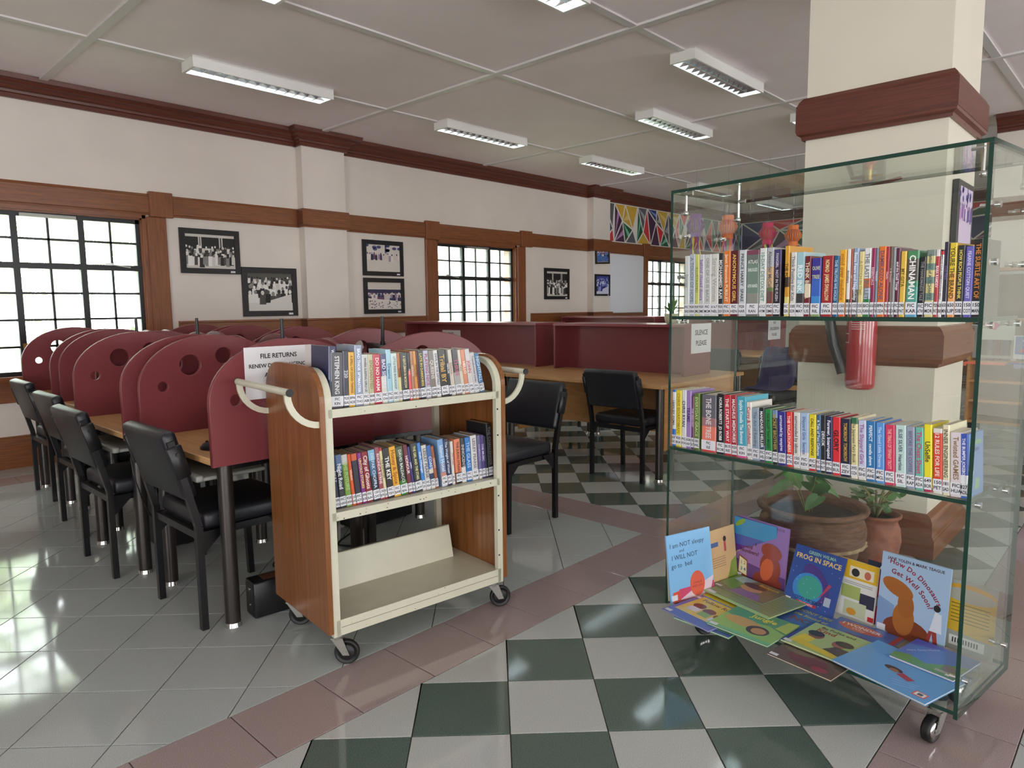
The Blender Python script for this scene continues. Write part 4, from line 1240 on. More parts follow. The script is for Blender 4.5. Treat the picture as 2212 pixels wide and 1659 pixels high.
def caster(parent, x, y, ztop, rw, rz, hub=CHROME, wide=.024):
    Xc = Matrix.Translation((x, y, 0)) @ Matrix.Rotation(rz, 4, 'Z')
    mb = MB(); off = .032
    mb.cyl((0, 0, ztop - .004), (0, 0, ztop), .026, None, 14, X=Xc); mb.cyl((0, 0, 2 * rw + .004), (0, 0, ztop - .004), .02, .024, 14, X=Xc)
    for s in (-1, 1):
        yy = s * (wide / 2 + .004)
        mb.add([(-.022, yy, 2 * rw + .012), (.02, yy, 2 * rw + .012), (off + .012, yy, rw - .008), (off - .012, yy, rw - .008),
                (-.022, yy + s * .0025, 2 * rw + .012), (.02, yy + s * .0025, 2 * rw + .012), (off + .012, yy + s * .0025, rw - .008), (off - .012, yy + s * .0025, rw - .008)],
               [(0, 1, 2, 3), (7, 6, 5, 4), (0, 4, 5, 1), (1, 5, 6, 2), (2, 6, 7, 3), (3, 7, 4, 0)], X=Xc)
    mb.box(-.022, -wide / 2 - .006, 2 * rw + .006, .02, wide / 2 + .006, 2 * rw + .012, X=Xc)
    mb.cyl((off, -wide / 2 - .009, rw), (off, wide / 2 + .009, rw), .006, None, 8, X=Xc)
    f = mb.build('caster', GREYMETAL, parent)
    mb = MB(); pr = [(rw * .86, -wide / 2), (rw * .97, -wide / 2 + .003), (rw, -wide / 4), (rw, wide / 4), (rw * .97, wide / 2 - .003), (rw * .86, wide / 2), (rw * .8, wide / 2 - .004), (rw * .3, wide / 2 - .003), (.004, wide / 2 - .002)]
    Xw = Xc @ Matrix.Translation((off, 0, rw)) @ Matrix.Rotation(PI / 2, 4, 'X')
    mb.lathe(pr + [(.004, -wide / 2 + .002), (rw * .3, -wide / 2 + .003), (rw * .8, -wide / 2 + .004), (rw * .86, -wide / 2)], 28, X=Xw, caps=False)
    mb.build('wheel', RUBBER, f)
    mb = MB(); mb.lathe([(.004, -wide / 2 - .001), (rw * .62, -wide / 2 - .0006), (rw * .68, -wide / 2 + .003), (rw * .68, wide / 2 - .003), (rw * .62, wide / 2 + .0006), (.004, wide / 2 + .001)], 24, X=Xw)
    mb.build('wheel_hub', hub, f)
for (x, y, rz) in ((.03, .035, 5.6), (LC - .03, .035, 5.9), (.03, DC - .035, 5.7), (LC - .03, DC - .035, 5.8)):
    caster(cart, x, y, .135, .046, rz, RUBBER)

# ================================================================== GLASS DISPLAY CASE
FLc = Vector((2.326, 1.373, 0)); KA = math.atan2(-.991, -.133)
case = thing('display_case', 'open glass display case on casters, filled with books', 'display case', FLc, KA)
KM = Matrix.Translation(FLc) @ Matrix.Rotation(KA, 4, 'Z')
KW, KD = 1.028, .436
def slab(name, x0, y0, z0, x1, y1, z1, thin):
    mb = MB()
    v = [(x0, y0, z0), (x1, y0, z0), (x1, y1, z0), (x0, y1, z0), (x0, y0, z1), (x1, y0, z1), (x1, y1, z1), (x0, y1, z1)]
    F_ = {'z': [(3, 2, 1, 0), (4, 5, 6, 7)], 'y': [(0, 1, 5, 4), (2, 3, 7, 6)], 'x': [(1, 2, 6, 5), (3, 0, 4, 7)]}
    for a in 'xyz': mb.add(v, F_[a], 0 if a == thin else 1)
    return mb.build(name, [GLASS, GLASSEDGE], case)
slab('side_panel', 0, 0, .12, .011, KD, 1.703, 'x'); slab('side_panel', KW - .011, 0, .12, KW, KD, 1.703, 'x')
slab('top_panel', 0, 0, 1.7032, KW, KD, 1.715, 'z'); slab('bottom_panel', .0112, -.0, .131, KW - .0112, KD - .0112, .143, 'z')
slab('back_panel', .0112, KD - .011, .131, KW - .0112, KD, 1.703, 'y')
slab('shelf', .0115, 0, 1.240, KW - .0115, .33, 1.252, 'z'); slab('shelf', .0115, 0, .742, KW - .0115, .33, .754, 'z')
def clamp(x, y, z, ax):
    mb = MB()
    if ax == 'top':
        s = 1 if x < .5 else -1
        mb.cyl((x, y, 1.702), (x, y, 1.64), .005, None, 8); mb.cyl((x, y, 1.70), (x + s * .03, y, 1.70), .005, None, 8)
        mb.lathe([(.004, -.008), (.009, -.006), (.009, .006), (.004, .008)], 12, X=Matrix.Translation((x, y, 1.632)) @ Matrix.Rotation(PI / 2, 4, 'Y'))
        mb.cyl((x - s * .022, y, 1.632), (x, y, 1.632), .004, None, 8)
    else:
        s = 1 if x < .5 else -1; xo = .011 if s == 1 else KW - .011
        mb.cyl((xo, y, z), (xo + s * .014, y, z), .008, None, 12); mb.cyl((xo + s * .014, y, z), (xo + s * .03, y, z), .005, .007, 10)
        mb.cyl((xo - s * .018, y, z), (xo - s * .011, y, z), .009, None, 12)
    mb.build('glass_clamp', CHROME, case)
for x in (.035, KW - .035):
    for y in (.045, KD - .05): clamp(x, y, 0, 'top')
for z in (1.40, 1.231, .733, 1.55):
    for x in (0, 1):
        for y in (.06, .29): clamp(x, y, z, 'side')
for x in (0, 1):
    for y in (.05, .38): clamp(x, y, .22, 'side')
for (x, y, rz) in ((.10, .075, 1.2), (KW - .075, .075, 4.6), (.10, KD - .08, 1.0), (KW - .08, KD - .08, 4.2)): caster(case, x, y, .131, .040, rz, CHROME, .028)

# ================================================================== BOOKS STANDING IN ROWS
def book(loc, rotz, w_, h, d, lean, base, bands, txt, tcol, code, label, group, pages=PAGES, board=None, front=None):
    t = thing('book', label, 'book', loc, 0, group, rot=(0, lean, rotz))
    if lean > 0: t.location.z += w_ * math.sin(lean)
    tb = .0016; c = min(.003, w_ * .25); cb = lin(board or base)
    mb = MB()
    for (f0, f1, col) in bands or [(0, 1, base)]:
        z0, z1 = f0 * h, f1 * h
        mb.prism([(0, c), (c, 0), (w_ - c, 0), (w_, c), (w_, c + .001), (0, c + .001)], z0, z1, lambda a, b, hh: (a, b, hh), col=lin(col))
    mb.box(0, c + .001, 0, tb, d, h, col=cb); mb.box(w_ - tb, c + .001, 0, w_, d, h, col=cb)
    mb.build('cover', BOOKCOVER, t)
    mb = MB(); mb.box(tb, c + .001, .001, w_ - tb, d - .003, h - .0015); mb.build('pages', pages, t)
    lab_h = min(.036, h * .19)
    mb = MB(); zz = .007
    mb.add([(.0006, -.0005, zz), (w_ - .0006, -.0005, zz), (w_ - .0006, -.0005, zz + lab_h), (.0006, -.0005, zz + lab_h)], [(0, 1, 2, 3)], 0, lin('#DFE1E6'))
    a, b = code.split(' ', 1)
    for s, k in ((a, .60), (b, .16)):
        put_text(mb, s, (w_ / 2, -.0008, zz + lab_h * k), (1, 0, 0), (0, 0, 1), .0135, lin('#16161A'), 1, 'c', w_ * .86)
    mb.build('call_label', PRINT, t)
    mb = MB(); tc = lin(tcol)
    if txt.startswith('*'):
        ls = txt[1:].split('|')
        for i, s in enumerate(ls):
            if s: put_text(mb, s, (w_ / 2, -.0006, h * .80 - i * .027), (1, 0, 0), (0, 0, 1), .016, tc, 1, 'c', w_ * .8)
    elif len(txt) > 1:
        L = h - lab_h - .026
        size = min(w_ * .85, .034); wd = text_width(txt, 1)
        if wd * size > L: size = max(L / wd, w_ * .5)
        put_text(mb, txt, (w_ / 2 - .35 * size, -.0006, zz + lab_h + .007 + L / 2 + 0), (0, 0, -1), (1, 0, 0), size, tc, 1, 'c', L)
    if mb.v: mb.build('spine_title', PRINT, t)
    if front:                                         # art on the right-hand board
        mb = MB()
        for it in front: mb.flat([(w_ + .0004 + .0001 * it[2], y * d, z * h) for y, z in it[0]], lin(it[1]))
        mb.build('cover_art', PRINT, t)
    return t
ROW_A = [
    (0.0582, 0.0213, 0.22, -0.011, 'pale grey', '#C9CFCB', 'Stories', '#8E9590', 'FIC SAS'),
    (0.0795, 0.0245, 0.225, -0.011, 'blue-grey', '#AEB9C2', 'A TOUCH OF HOPE', '#6E7F8C', '920 KRA'),
    (0.104, 0.0183, 0.223, -0.011, 'lime green', '#C2C66A', 'ILLUSTRATED', '#8A8F3E', '920 SML'),
    (0.1223, 0.0215, 0.221, -0.01, 'silver grey', '#C6C8CC', 'behind closed doors', '#7E5C9C', '920 SME'),
    (0.1438, 0.0302, 0.22, -0.01, 'light grey', '#C8CBC8', 'ONE OF US IS BACK', '#8D918F', 'FIC MCM'),
    (0.1741, 0.0295, 0.22, -0.01, 'off-white', '#D2D3CC', 'Strong Women', '#A9AAA4', '616.7 NEL'),
    (0.2036, 0.0204, 0.221, -0.009, 'black', '#26282B', 'MOHAMMED RAFI', '#E8E8E6', '920 DEV'),
    (0.224, 0.0277, 0.227, -0.01, 'bright orange', '#DA7A2E', 'Janet Evanovich PURSUIT', '#F3DCC4', 'FIC EVA'),
    (0.2517, 0.0336, 0.226, -0.009, 'dark maroon', '#5A1C26', 'ANONYMOUS GIRL', '#E2BE62', 'FIC HEN'),
    (0.2853, 0.0284, 0.226, -0.009, 'white', '#C9CED2', 'PRINCE HARRY  SPARE', '#3C4044', '920 HAR'),
    (0.3162, 0.0467, 0.223, -0.009, 'sage green', '#73857A', '*ATLAS|SHRUGGED||AYN RAND', '#DDE6DE', 'FIC RAN', [(0, 0.15, '#6F706A'), (0.15, 0.35, '#8A8C84'), (0.35, 0.8, '#71877A'), (0.8, 0.93, '#65706A'), (0.93, 1, '#7A4356')]),
    (0.3641, 0.0255, 0.227, -0.009, 'white', '#DADDDA', '10-DAY DETOX DIET', '#5C9086', '613.2 HYM'),
    (0.3915, 0.024, 0.227, -0.009, 'brown-footed grey', '#B5B5B4', 'Alexander McCall Smith', '#5F646C', 'FIC SMI', [(0, 0.36, '#7C4031'), (0.36, 0.42, '#6E8040'), (0.42, 0.72, '#C8A87C'), (0.72, 1, '#B3B6BA')]),
    (0.4158, 0.0266, 0.219, -0.008, 'black', '#221F28', 'FANGIRL  NOT IN THE FLESH', '#C9C2CE', 'FIC LTU', [(0, 0.6, '#22222A'), (0.6, 0.78, '#3A2C48'), (0.78, 1, '#403A6A')]),
    (0.4547, 0.017, 0.228, -0.009, 'amber and black', '#C8912E', 'THE POWER', '#4A3214', 'FIC GIN', [(0, 0.28, '#D6CF7C'), (0.28, 0.42, '#C8912E'), (0.42, 0.56, '#1C1A1A'), (0.56, 1, '#D09A34')]),
    (0.4749, 0.0202, 0.206, -0.006, 'cream white', '#D8D6D0', 'Think Positive for Kids', '#70707A', '100 SOR'),
    (0.4951, 0.0274, 0.205, -0.006, 'pale blue and white', '#A9C8CE', 'RED INK', '#E9F3F4', 'FIC MAY', [(0, 0.12, '#DDE0DA'), (0.12, 0.36, '#3C3A3C'), (0.36, 1, '#9CC3CB')]),
    (0.5225, 0.0209, 0.191, -0.003, 'maroon and cream', '#6E1F2C', 'THINK BIGGER', '#E3D6B8', '900 US', [(0, 0.32, '#6E1F2C'), (0.32, 0.54, '#D9D0B6'), (0.54, 1, '#6E1F2C')]),
    (0.5449, 0.0319, 0.183, -0.002, 'blue', '#3A5FB0', '*OLIVE|TREE||', '#C9CFA0', 'FIC RIL', [(0, 0.06, '#8AA36A'), (0.06, 0.35, '#3E8ACB'), (0.35, 0.65, '#3A64BC'), (0.65, 1, '#3B3590')]),
    (0.5796, 0.0356, 0.188, -0.003, 'brick red', '#9E2B30', 'NOMAD  JAMES SWALLOW', '#E9D9A6', 'FIC SWA'),
    (0.616, 0.0174, 0.186, -0.002, 'teal blue', '#215D86', 'THE TRUTHS WE HOLD', '#BFD7E6', '920 HAR'),
    (0.6341, 0.0213, 0.203, -0.005, 'yellow', '#E2A92F', 'mind over medicine', '#B26A1A', '150 RAN', [(0, 0.04, '#D8603A'), (0.04, 0.2, '#DE8030'), (0.2, 1, '#E4AE34')]),
    (0.6571, 0.0113, 0.204, -0.006, 'white', '#DBDBD8', 'Anywhere', '#4A4C50', '181 SUR', [(0, 0.26, '#333438'), (0.26, 1, '#DFDFDC')]),
    (0.6689, 0.007, 0.204, -0.006, 'brick', '#A3543F', 'LIFE', '#E6C3B4', '181 KRI'),
    (0.6759, 0.0167, 0.205, -0.006, 'steel blue', '#8FA0BA', 'Beats Fears and Negativity', '#E8ECF2', '153 FIN', [(0, 0.4, '#4A4C50'), (0.4, 1, '#8C9EBC')]),
    (0.6926, 0.0156, 0.194, -0.004, 'straw yellow', '#D8CB8C', 'A STITCH IN TIME', '#A89A58', '330 COL'),
    (0.7082, 0.0206, 0.203, -0.006, 'white and green', '#D7D9D6', 'THE LAST BULLET', '#6C706E', 'BIO KAN', [(0, 0.26, '#2E7A44'), (0.26, 0.42, '#A8B6C8'), (0.42, 0.56, '#C4643A'), (0.56, 1, '#DADCDA')]),
    (0.7288, 0.0126, 0.202, -0.005, 'magenta', '#8E2350', 'ESSENTIALS', '#E3BCCB', '616 HAY'),
    (0.7414, 0.008, 0.201, -0.005, 'slate blue', '#6F8496', 'THINKERS', '#D5DDE3', '920 THI'),
    (0.7493, 0.0216, 0.205, -0.006, 'orange', '#D9732F', 'DAMBUDZO ALONE', '#6E4A6E', '896 ODA'),
    (0.7713, 0.0092, 0.203, -0.006, 'crimson', '#A62E44', 'Charlie', '#EBC6CE', '920 THA'),
    (0.7807, 0.009, 0.203, -0.006, 'umber brown', '#6B5546', 'A. M. Dreams', '#CDBDB0', '291 RSS'),
    (0.7897, 0.0083, 0.2, -0.005, 'grey', '#8F9498', 'Essays', '#5A5E62', '15 DA'),
    (0.798, 0.0121, 0.197, -0.005, 'plum', '#5C1F3A', 'and the Small Things', '#EBDDE4', 'FIC MUS'),
    (0.8101, 0.0163, 0.187, -0.002, 'golden yellow', '#DDB84A', 'MY GITA', '#6C5A20', '290 PAT'),
    (0.8277, 0.0315, 0.187, -0.003, 'green and blue', '#3F7C62', 'CHINAMAN', '#F1F3EE', 'FIC KAR', [(0, 0.2, '#5AA0C4'), (0.2, 0.45, '#4E9A8C'), (0.45, 0.55, '#3F8A66'), (0.55, 0.88, '#55504A'), (0.88, 1, '#4A8A5E')]),
    (0.8604, 0.0169, 0.168, 0.003, 'black', '#1D1B1E', 'THE HANDMAIDS TALE', '#8C8A8E', 'FIC ATW'),
    (0.8778, 0.0233, 0.186, -0.002, 'striped khaki and green', '#C9C27C', 'tattooist of AUSCHWITZ', '#4A5450', 'FIC MOR', [(0, 0.25, '#CFC88C'), (0.25, 0.36, '#6E8C80'), (0.36, 0.5, '#CFC88C'), (0.5, 0.6, '#6E8C80'), (0.6, 0.7, '#CFC88C'), (0.7, 0.8, '#6E8C80'), (0.8, 0.91, '#CFC88C'), (0.91, 1, '#7A8A84')]),
    (0.9015, 0.0112, 0.186, -0.003, 'red', '#B23A44', 'BABA RAMDEV', '#F0DADA', '920 PAT', [(0, 0.9, '#B23A44'), (0.9, 1, '#D8D4D0')]),
    (0.9132, 0.0093, 0.184, -0.002, 'white', '#E0E0DE', 'IMPROVE YOUR COMMUNICATION SKILLS', '#5C5C60', '658 BAR', [(0, 0.93, '#E0E0DE'), (0.93, 0.98, '#C22C34'), (0.98, 1, '#222')]),
    (0.9227, 0.0124, 0.205, -0.008, 'dark navy', '#2B2A3C', 'THE FIRE', '#6A5A86', '650 MIN'),
    (0.9356, 0.0188, 0.201, -0.007, 'yellow to orange', '#E0B43A', 'YOURE THE BRAND', '#54481A', '650 LIP', [(0, 0.3, '#E8A060'), (0.3, 0.6, '#E3A848'), (0.6, 1, '#DCC238')]),
    (0.9544, 0.0194, 0.193, -0.005, 'black', '#26282A', 'HOW RICH PEOPLE THINK', '#E4D36A', '332 SIE'),
    (0.9742, 0.0205, 0.189, -0.004, 'violet blue', '#6A64B4', 'FEARNE COTTON QUIET', '#D3D3F0', '150 COT'),
    (0.9951, 0.0219, 0.207, -0.009, 'black', '#242223', 'THE SUBTLE ART OF', '#D98A3A', '150 MAN'),
]
ROW_B = [
    (0.0101, 0.0161, 0.217, -0.008, 'white and blue', '#D6DCE2', 'LEAN SIX SIGMA', '#4A4E55', '658 GEO', [(0, 0.03, '#2C6CC0'), (0.03, 0.16, '#E2E6EA'), (0.16, 0.3, '#2C6CC0'), (0.3, 0.96, '#D9DEE2'), (0.96, 1, '#2C6CC0')]),
    (0.027, 0.0265, 0.217, -0.009, 'yellow', '#E0CF42', 'CHRIS BOARDMAN', '#A88D1C', '920 BOA'),
    (0.0544, 0.0214, 0.22, -0.01, 'white', '#D8DADA', 'CHRIS RYAN', '#2A2C30', 'FIC RYA'),
    (0.0759, 0.0222, 0.219, -0.011, 'lavender', '#9A7CB8', 'TEAMS', '#3A2A66', '658 HAY'),
    (0.0985, 0.0128, 0.2, -0.011, 'plum', '#6B3F5C', 'THE GREATEST', '#D8C4D2', '100 SAT'),
    (0.1117, 0.0238, 0.211, -0.012, 'moss green', '#5F7A36', 'EVERYDAY GRACE', '#BFCB8E', '181 WIL'),
    (0.1448, 0.0626, 0.211, -0.014, 'wide grey-to-coral', '#6A6873', 'THE BONE TREE', '#DCD8D8', 'FIC ILE', [(0, 0.1, '#D44A4C'), (0.1, 0.45, '#E87F6C'), (0.45, 0.6, '#A0767A'), (0.6, 1, '#66656F')]),
    (0.2109, 0.0331, 0.219, -0.017, 'black', '#1E2226', 'NORA ROBERTS  JD ROBB', '#EDEDEC', 'FIC ROB'),
    (0.2448, 0.029, 0.218, -0.044, 'red', '#C0243A', 'THE STARTUP WAY', '#F5EDE6', 'BUS RIE'),
    (0.2745, 0.0225, 0.218, -0.045, 'wine red', '#A12A38', 'MADHUS MEMORIES', '#F0E4E2', '920 SHA'),
    (0.2978, 0.0372, 0.217, -0.046, 'turquoise', '#4AA3B8', 'Sophie Kinsella The Burnout', '#E6F2F4', 'FIC KIN', [(0, 0.05, '#D85C94'), (0.05, 0.2, '#E4E2DC'), (0.2, 1, '#49A3BA')]),
    (0.3357, 0.0206, 0.201, -0.048, 'white', '#DAD7D0', 'Curvy & Confident', '#B03A4A', '100 NEW'),
    (0.3566, 0.0274, 0.182, -0.05, 'blue-grey', '#93A4B4', 'The Art of Reading', '#5E7084', 'FIC FIE'),
    (0.385, 0.0203, 0.187, -0.051, 'black', '#20242C', 'MANDASUE HELLER', '#E9EDF0', 'FIC HEL', [(0, 0.3, '#4A5570'), (0.3, 1, '#1F2329')]),
    (0.4058, 0.0267, 0.183, -0.051, 'green', '#2E8A4A', 'THE BULLET THAT MISSED', '#16301E', 'FIC OSM'),
    (0.4334, 0.0195, 0.183, -0.052, 'black', '#26282A', 'SECRET BROTHER', '#B5A05A', 'FIC AND', [(0, 0.86, '#26282A'), (0.86, 1, '#6E8AB0')]),
    (0.4536, 0.0287, 0.181, -0.053, 'indigo', '#33308A', 'surrounded by vampires', '#E5E4F2', '150 ERI'),
    (0.4842, 0.0216, 0.183, -0.053, 'scarlet', '#DC4038', 'THE VACATIONERS', '#F3E0DA', 'FIC STR'),
    (0.5072, 0.0229, 0.185, -0.036, 'off-white', '#D8D9D4', 'surrounded by idiots', '#4E5054', '150 IDI'),
    (0.5307, 0.0294, 0.186, -0.037, 'pale blue', '#A9C0DC', 'Shipyard Girls  Secrets', '#5C6C96', 'FIC REV', [(0, 0.3, '#D8D8D8'), (0.3, 1, '#A6BEDD')]),
    (0.5607, 0.0242, 0.184, -0.038, 'yellow', '#E3D338', 'CALL AND RESPONSE', '#3A3418', 'FIC MOE', [(0, 0.22, '#C23038'), (0.22, 1, '#E2D238')]),
    (0.5859, 0.0147, 0.185, -0.039, 'steel blue', '#3C6288', 'A Tale of Two Cultures', '#DDE6EE', 'FIC NHI'),
    (0.6011, 0.0153, 0.185, -0.039, 'black', '#25282B', 'DEVLOK', '#EEF0F0', '290 PAT'),
    (0.6173, 0.0209, 0.184, -0.04, 'navy', '#272C58', 'Forever, Interrupted', '#EDEFF6', 'FIC JEN'),
    (0.6386, 0.025, 0.184, -0.041, 'red', '#D8303A', 'GLORY', '#251A1C', '896 BUL'),
    (0.6648, 0.0307, 0.182, -0.042, 'dark navy', '#1F2640', 'TOMORROW  TOMORROW', '#D0A848', 'FIC ZEV'),
    (0.6961, 0.0212, 0.189, -0.043, 'cream and red', '#E2D9B0', 'The Japanese Fairy Book', '#6E6A4E', '395 OZA', [(0, 0.22, '#E3DFC8'), (0.22, 0.9, '#DDD39E'), (0.9, 1, '#2E6A4A')]),
    (0.7187, 0.0236, 0.184, -0.044, 'pale lilac', '#C4CAE2', 'The Shipyard Girls', '#9A5A86', 'FIC SHI', [(0, 0.2, '#D9D6CF'), (0.2, 1, '#C2C9E2')]),
    (0.7437, 0.0259, 0.184, -0.044, 'strong blue', '#2F77B0', 'PERFECT  cecelia ahern', '#E4EEF4', 'FIC AHE'),
    (0.7709, 0.0249, 0.183, -0.045, 'sky blue', '#5A98DC', 'The Good Little Dreams', '#C8DCEE', 'FIC MCL'),
    (0.797, 0.0284, 0.18, -0.046, 'crimson pink', '#D03A62', 'THE TRIALS OF TIFFANY TROTT', '#F2B8A8', 'FIC WOL'),
    (0.8264, 0.0299, 0.183, -0.047, 'pale mint', '#BFDAD6', 'ELSIE SILVER  Heartless', '#3A5664', 'FIC SIL'),
    (0.8568, 0.0231, 0.182, -0.048, 'grey-violet', '#959DB0', 'BEFORE THE COFFEE', '#606A84', 'FIC RAP'),
    (0.8809, 0.0224, 0.183, -0.049, 'teal', '#6CB8A8', 'The Cheat Sheet', '#C23A72', 'FIC ADA'),
    (0.9038, 0.022, 0.194, -0.05, 'bright yellow', '#E9DC2C', 'UnSelfie', '#4A4620', '649 BOR', [(0, 0.06, '#B0305A'), (0.06, 1, '#E8DC2E')]),
    (0.9276, 0.0241, 0.186, -0.051, 'white and red', '#DAD6D0', '12 RULES FOR LIFE', '#F0DAD2', '150 PET', [(0, 0.13, '#DAD6D0'), (0.13, 0.93, '#D4482F'), (0.93, 1, '#DAD6D0')]),
    (0.9521, 0.0186, 0.199, -0.052, 'cream', '#DDD8B8', 'INNER ENGINEERING', '#5A5840', '181 SAD'),
    (0.9714, 0.0302, 0.181, -0.052, 'pale mauve', '#D8D0D4', 'Twisted GAMES', '#8C6E4A', 'FIC HUA'),
    (1.0023, 0.0206, 0.18, -0.053, 'blue and white', '#3E5CB4', 'THE BUMPER JOKEBOOK', '#E4E9F4', '827 ADL', [(0, 0.2, '#4A70C0'), (0.2, 0.36, '#E4E8EA'), (0.36, 1, '#3A56B0')]),
]
ROW_C = [
    (-0.0202, 0.0245, 0.22, 0.044, 'white', '#D6D2D0', 'DICK', '#C86A78', 'FIC FRA'),
    (0.0094, 0.0289, 0.221, 0.038, 'dark navy', '#232A50', 'WHAT HAPPENS IN VEGAS', '#E6E6EC', 'FIC PAT'),
    (0.039, 0.0483, 0.198, 0.03, 'charcoal', '#4C4C50', 'STEPHEN KING', '#D8D8DA', 'FIC KIN'),
    (0.0878, 0.0226, 0.202, 0.019, 'black', '#2A2E3C', '220', '#C9CCD2', '920 BAI'),
    (0.1104, 0.0245, 0.197, 0.013, 'yellow', '#D9A93A', 'A SPELL OF GOOD THINGS', '#8A4A20', '896 ADE'),
    (0.1357, 0.0301, 0.221, 0.011, 'frosty blue', '#8C99AE', 'BRAD THOR SPYMASTER', '#EEF1F6', 'FIC THO'),
    (0.1665, 0.0252, 0.186, -0.003, 'light grey', '#C2C4C0', 'WHERE SLEEPING GIRLS LIE', '#44484A', 'FIC ABI'),
    (0.1922, 0.0214, 0.185, -0.01, 'olive cream', '#B7B28E', 'ENCHANTED', '#8A8458', '808 BAR'),
    (0.2139, 0.0309, 0.184, -0.016, 'crimson', '#B8283E', 'DO NO HARM', '#F0DDE0', 'FIC JOR'),
    (0.2456, 0.0235, 0.184, -0.024, 'navy and cream', '#D0CFC2', 'BAD SISTERS', '#DCDCE4', 'FIC CHA', [(0, 0.55, '#CFCFC4'), (0.55, 1, '#3C3A6A')]),
    (0.2695, 0.0218, 0.199, -0.026, 'light blue', '#9CC4D4', 'Dreams', '#4A7A9E', 'FIC DES'),
    (0.2925, 0.0257, 0.184, -0.037, 'pale aqua', '#C2D4CC', 'LITTLE PARIS BOOKSHOP', '#4E7290', 'FIC GEO'),
    (0.3186, 0.0146, 0.184, -0.044, 'brown and straw', '#B2904A', 'Stories', '#5C3A1E', '920 OOO', [(0, 0.5, '#CFC890'), (0.5, 1, '#A8642E')]),
    (0.334, 0.0307, 0.184, -0.048, 'black', '#2A2C2E', 'A GENTLEMAN IN MOSCOW', '#D8CF9A', 'FIC TOW'),
    (0.3655, 0.0122, 0.183, -0.057, 'coral and black', '#D6505A', 'Amor', '#E9C8C8', 'FIC SAL', [(0, 0.62, '#DC5A62'), (0.62, 1, '#2E2E34')]),
    (0.3784, 0.0138, 0.188, -0.059, 'tan', '#A5775A', 'HIDDEN', '#E2CDBC', 'FIC MCF'),
    (0.3925, 0.0143, 0.188, -0.063, 'ochre', '#C78A3A', 'GOLDEN', '#6E4418', 'FIC ALB'),
    (0.4072, 0.0068, 0.188, -0.066, 'maroon', '#5C1E2C', 'X', '#5C1E2C', 'FIC OKO'),
    (0.4144, 0.0251, 0.19, -0.068, 'black', '#2E3034', 'LATE IN DARKNESS', '#D8C45A', 'FIC LAR'),
    (0.4399, 0.0241, 0.187, -0.076, 'lavender grey', '#B2B4C4', 'PLAYING NICE', '#A4526A', 'FIC DEL'),
    (0.4653, 0.024, 0.186, -0.084, 'grey-brown', '#7E756C', 'QUEENS', '#D2CBC4', '294 RAI'),
    (0.4897, 0.0211, 0.186, -0.091, 'white', '#D2D2CE', 'DEVIL IN THE DETAILS', '#3C3E6A', 'FIC MCK'),
    (0.5126, 0.0348, 0.186, -0.098, 'black and gold', '#33332F', 'Tribal BY', '#D0A862', 'FIC RAL'),
    (0.5479, 0.0131, 0.185, -0.109, 'black', '#2C3036', 'DEVLOK', '#E6E8E8', '290 DEV'),
    (0.5615, 0.02, 0.185, -0.113, 'beige', '#C9C2B4', 'Silence', '#A08A70', 'FIC MUN'),
    (0.5828, 0.0285, 0.186, -0.119, 'dark grey', '#44414A', 'THREE', '#B06A78', '770 AVI', [(0, 0.2, '#8A8280'), (0.2, 0.5, '#A8A6A2'), (0.5, 1, '#3E3A42')]),
    (0.6119, 0.0158, 0.183, -0.13, 'cream', '#D0CCBC', 'Tales', '#9A7A5C', 'FIC BAL'),
    (0.6281, 0.0211, 0.183, -0.135, 'orange and white', '#D08A6A', 'HELLO', '#F0E6DC', 'FIC SEC'),
    (0.6507, 0.0237, 0.184, -0.14, 'silver white', '#CBC9C8', 'JOHN', '#C04A54', 'FIC GRI'),
    (0.6758, 0.0254, 0.168, -0.165, 'silver', '#C4C2C4', 'Transformed Lives', '#6A6A74', 'FIC COR'),
    (0.7024, 0.0245, 0.165, -0.177, 'slate blue', '#4C7496', 'NIGHTFALL', '#B8D0E2', 'FIC SKY'),
]
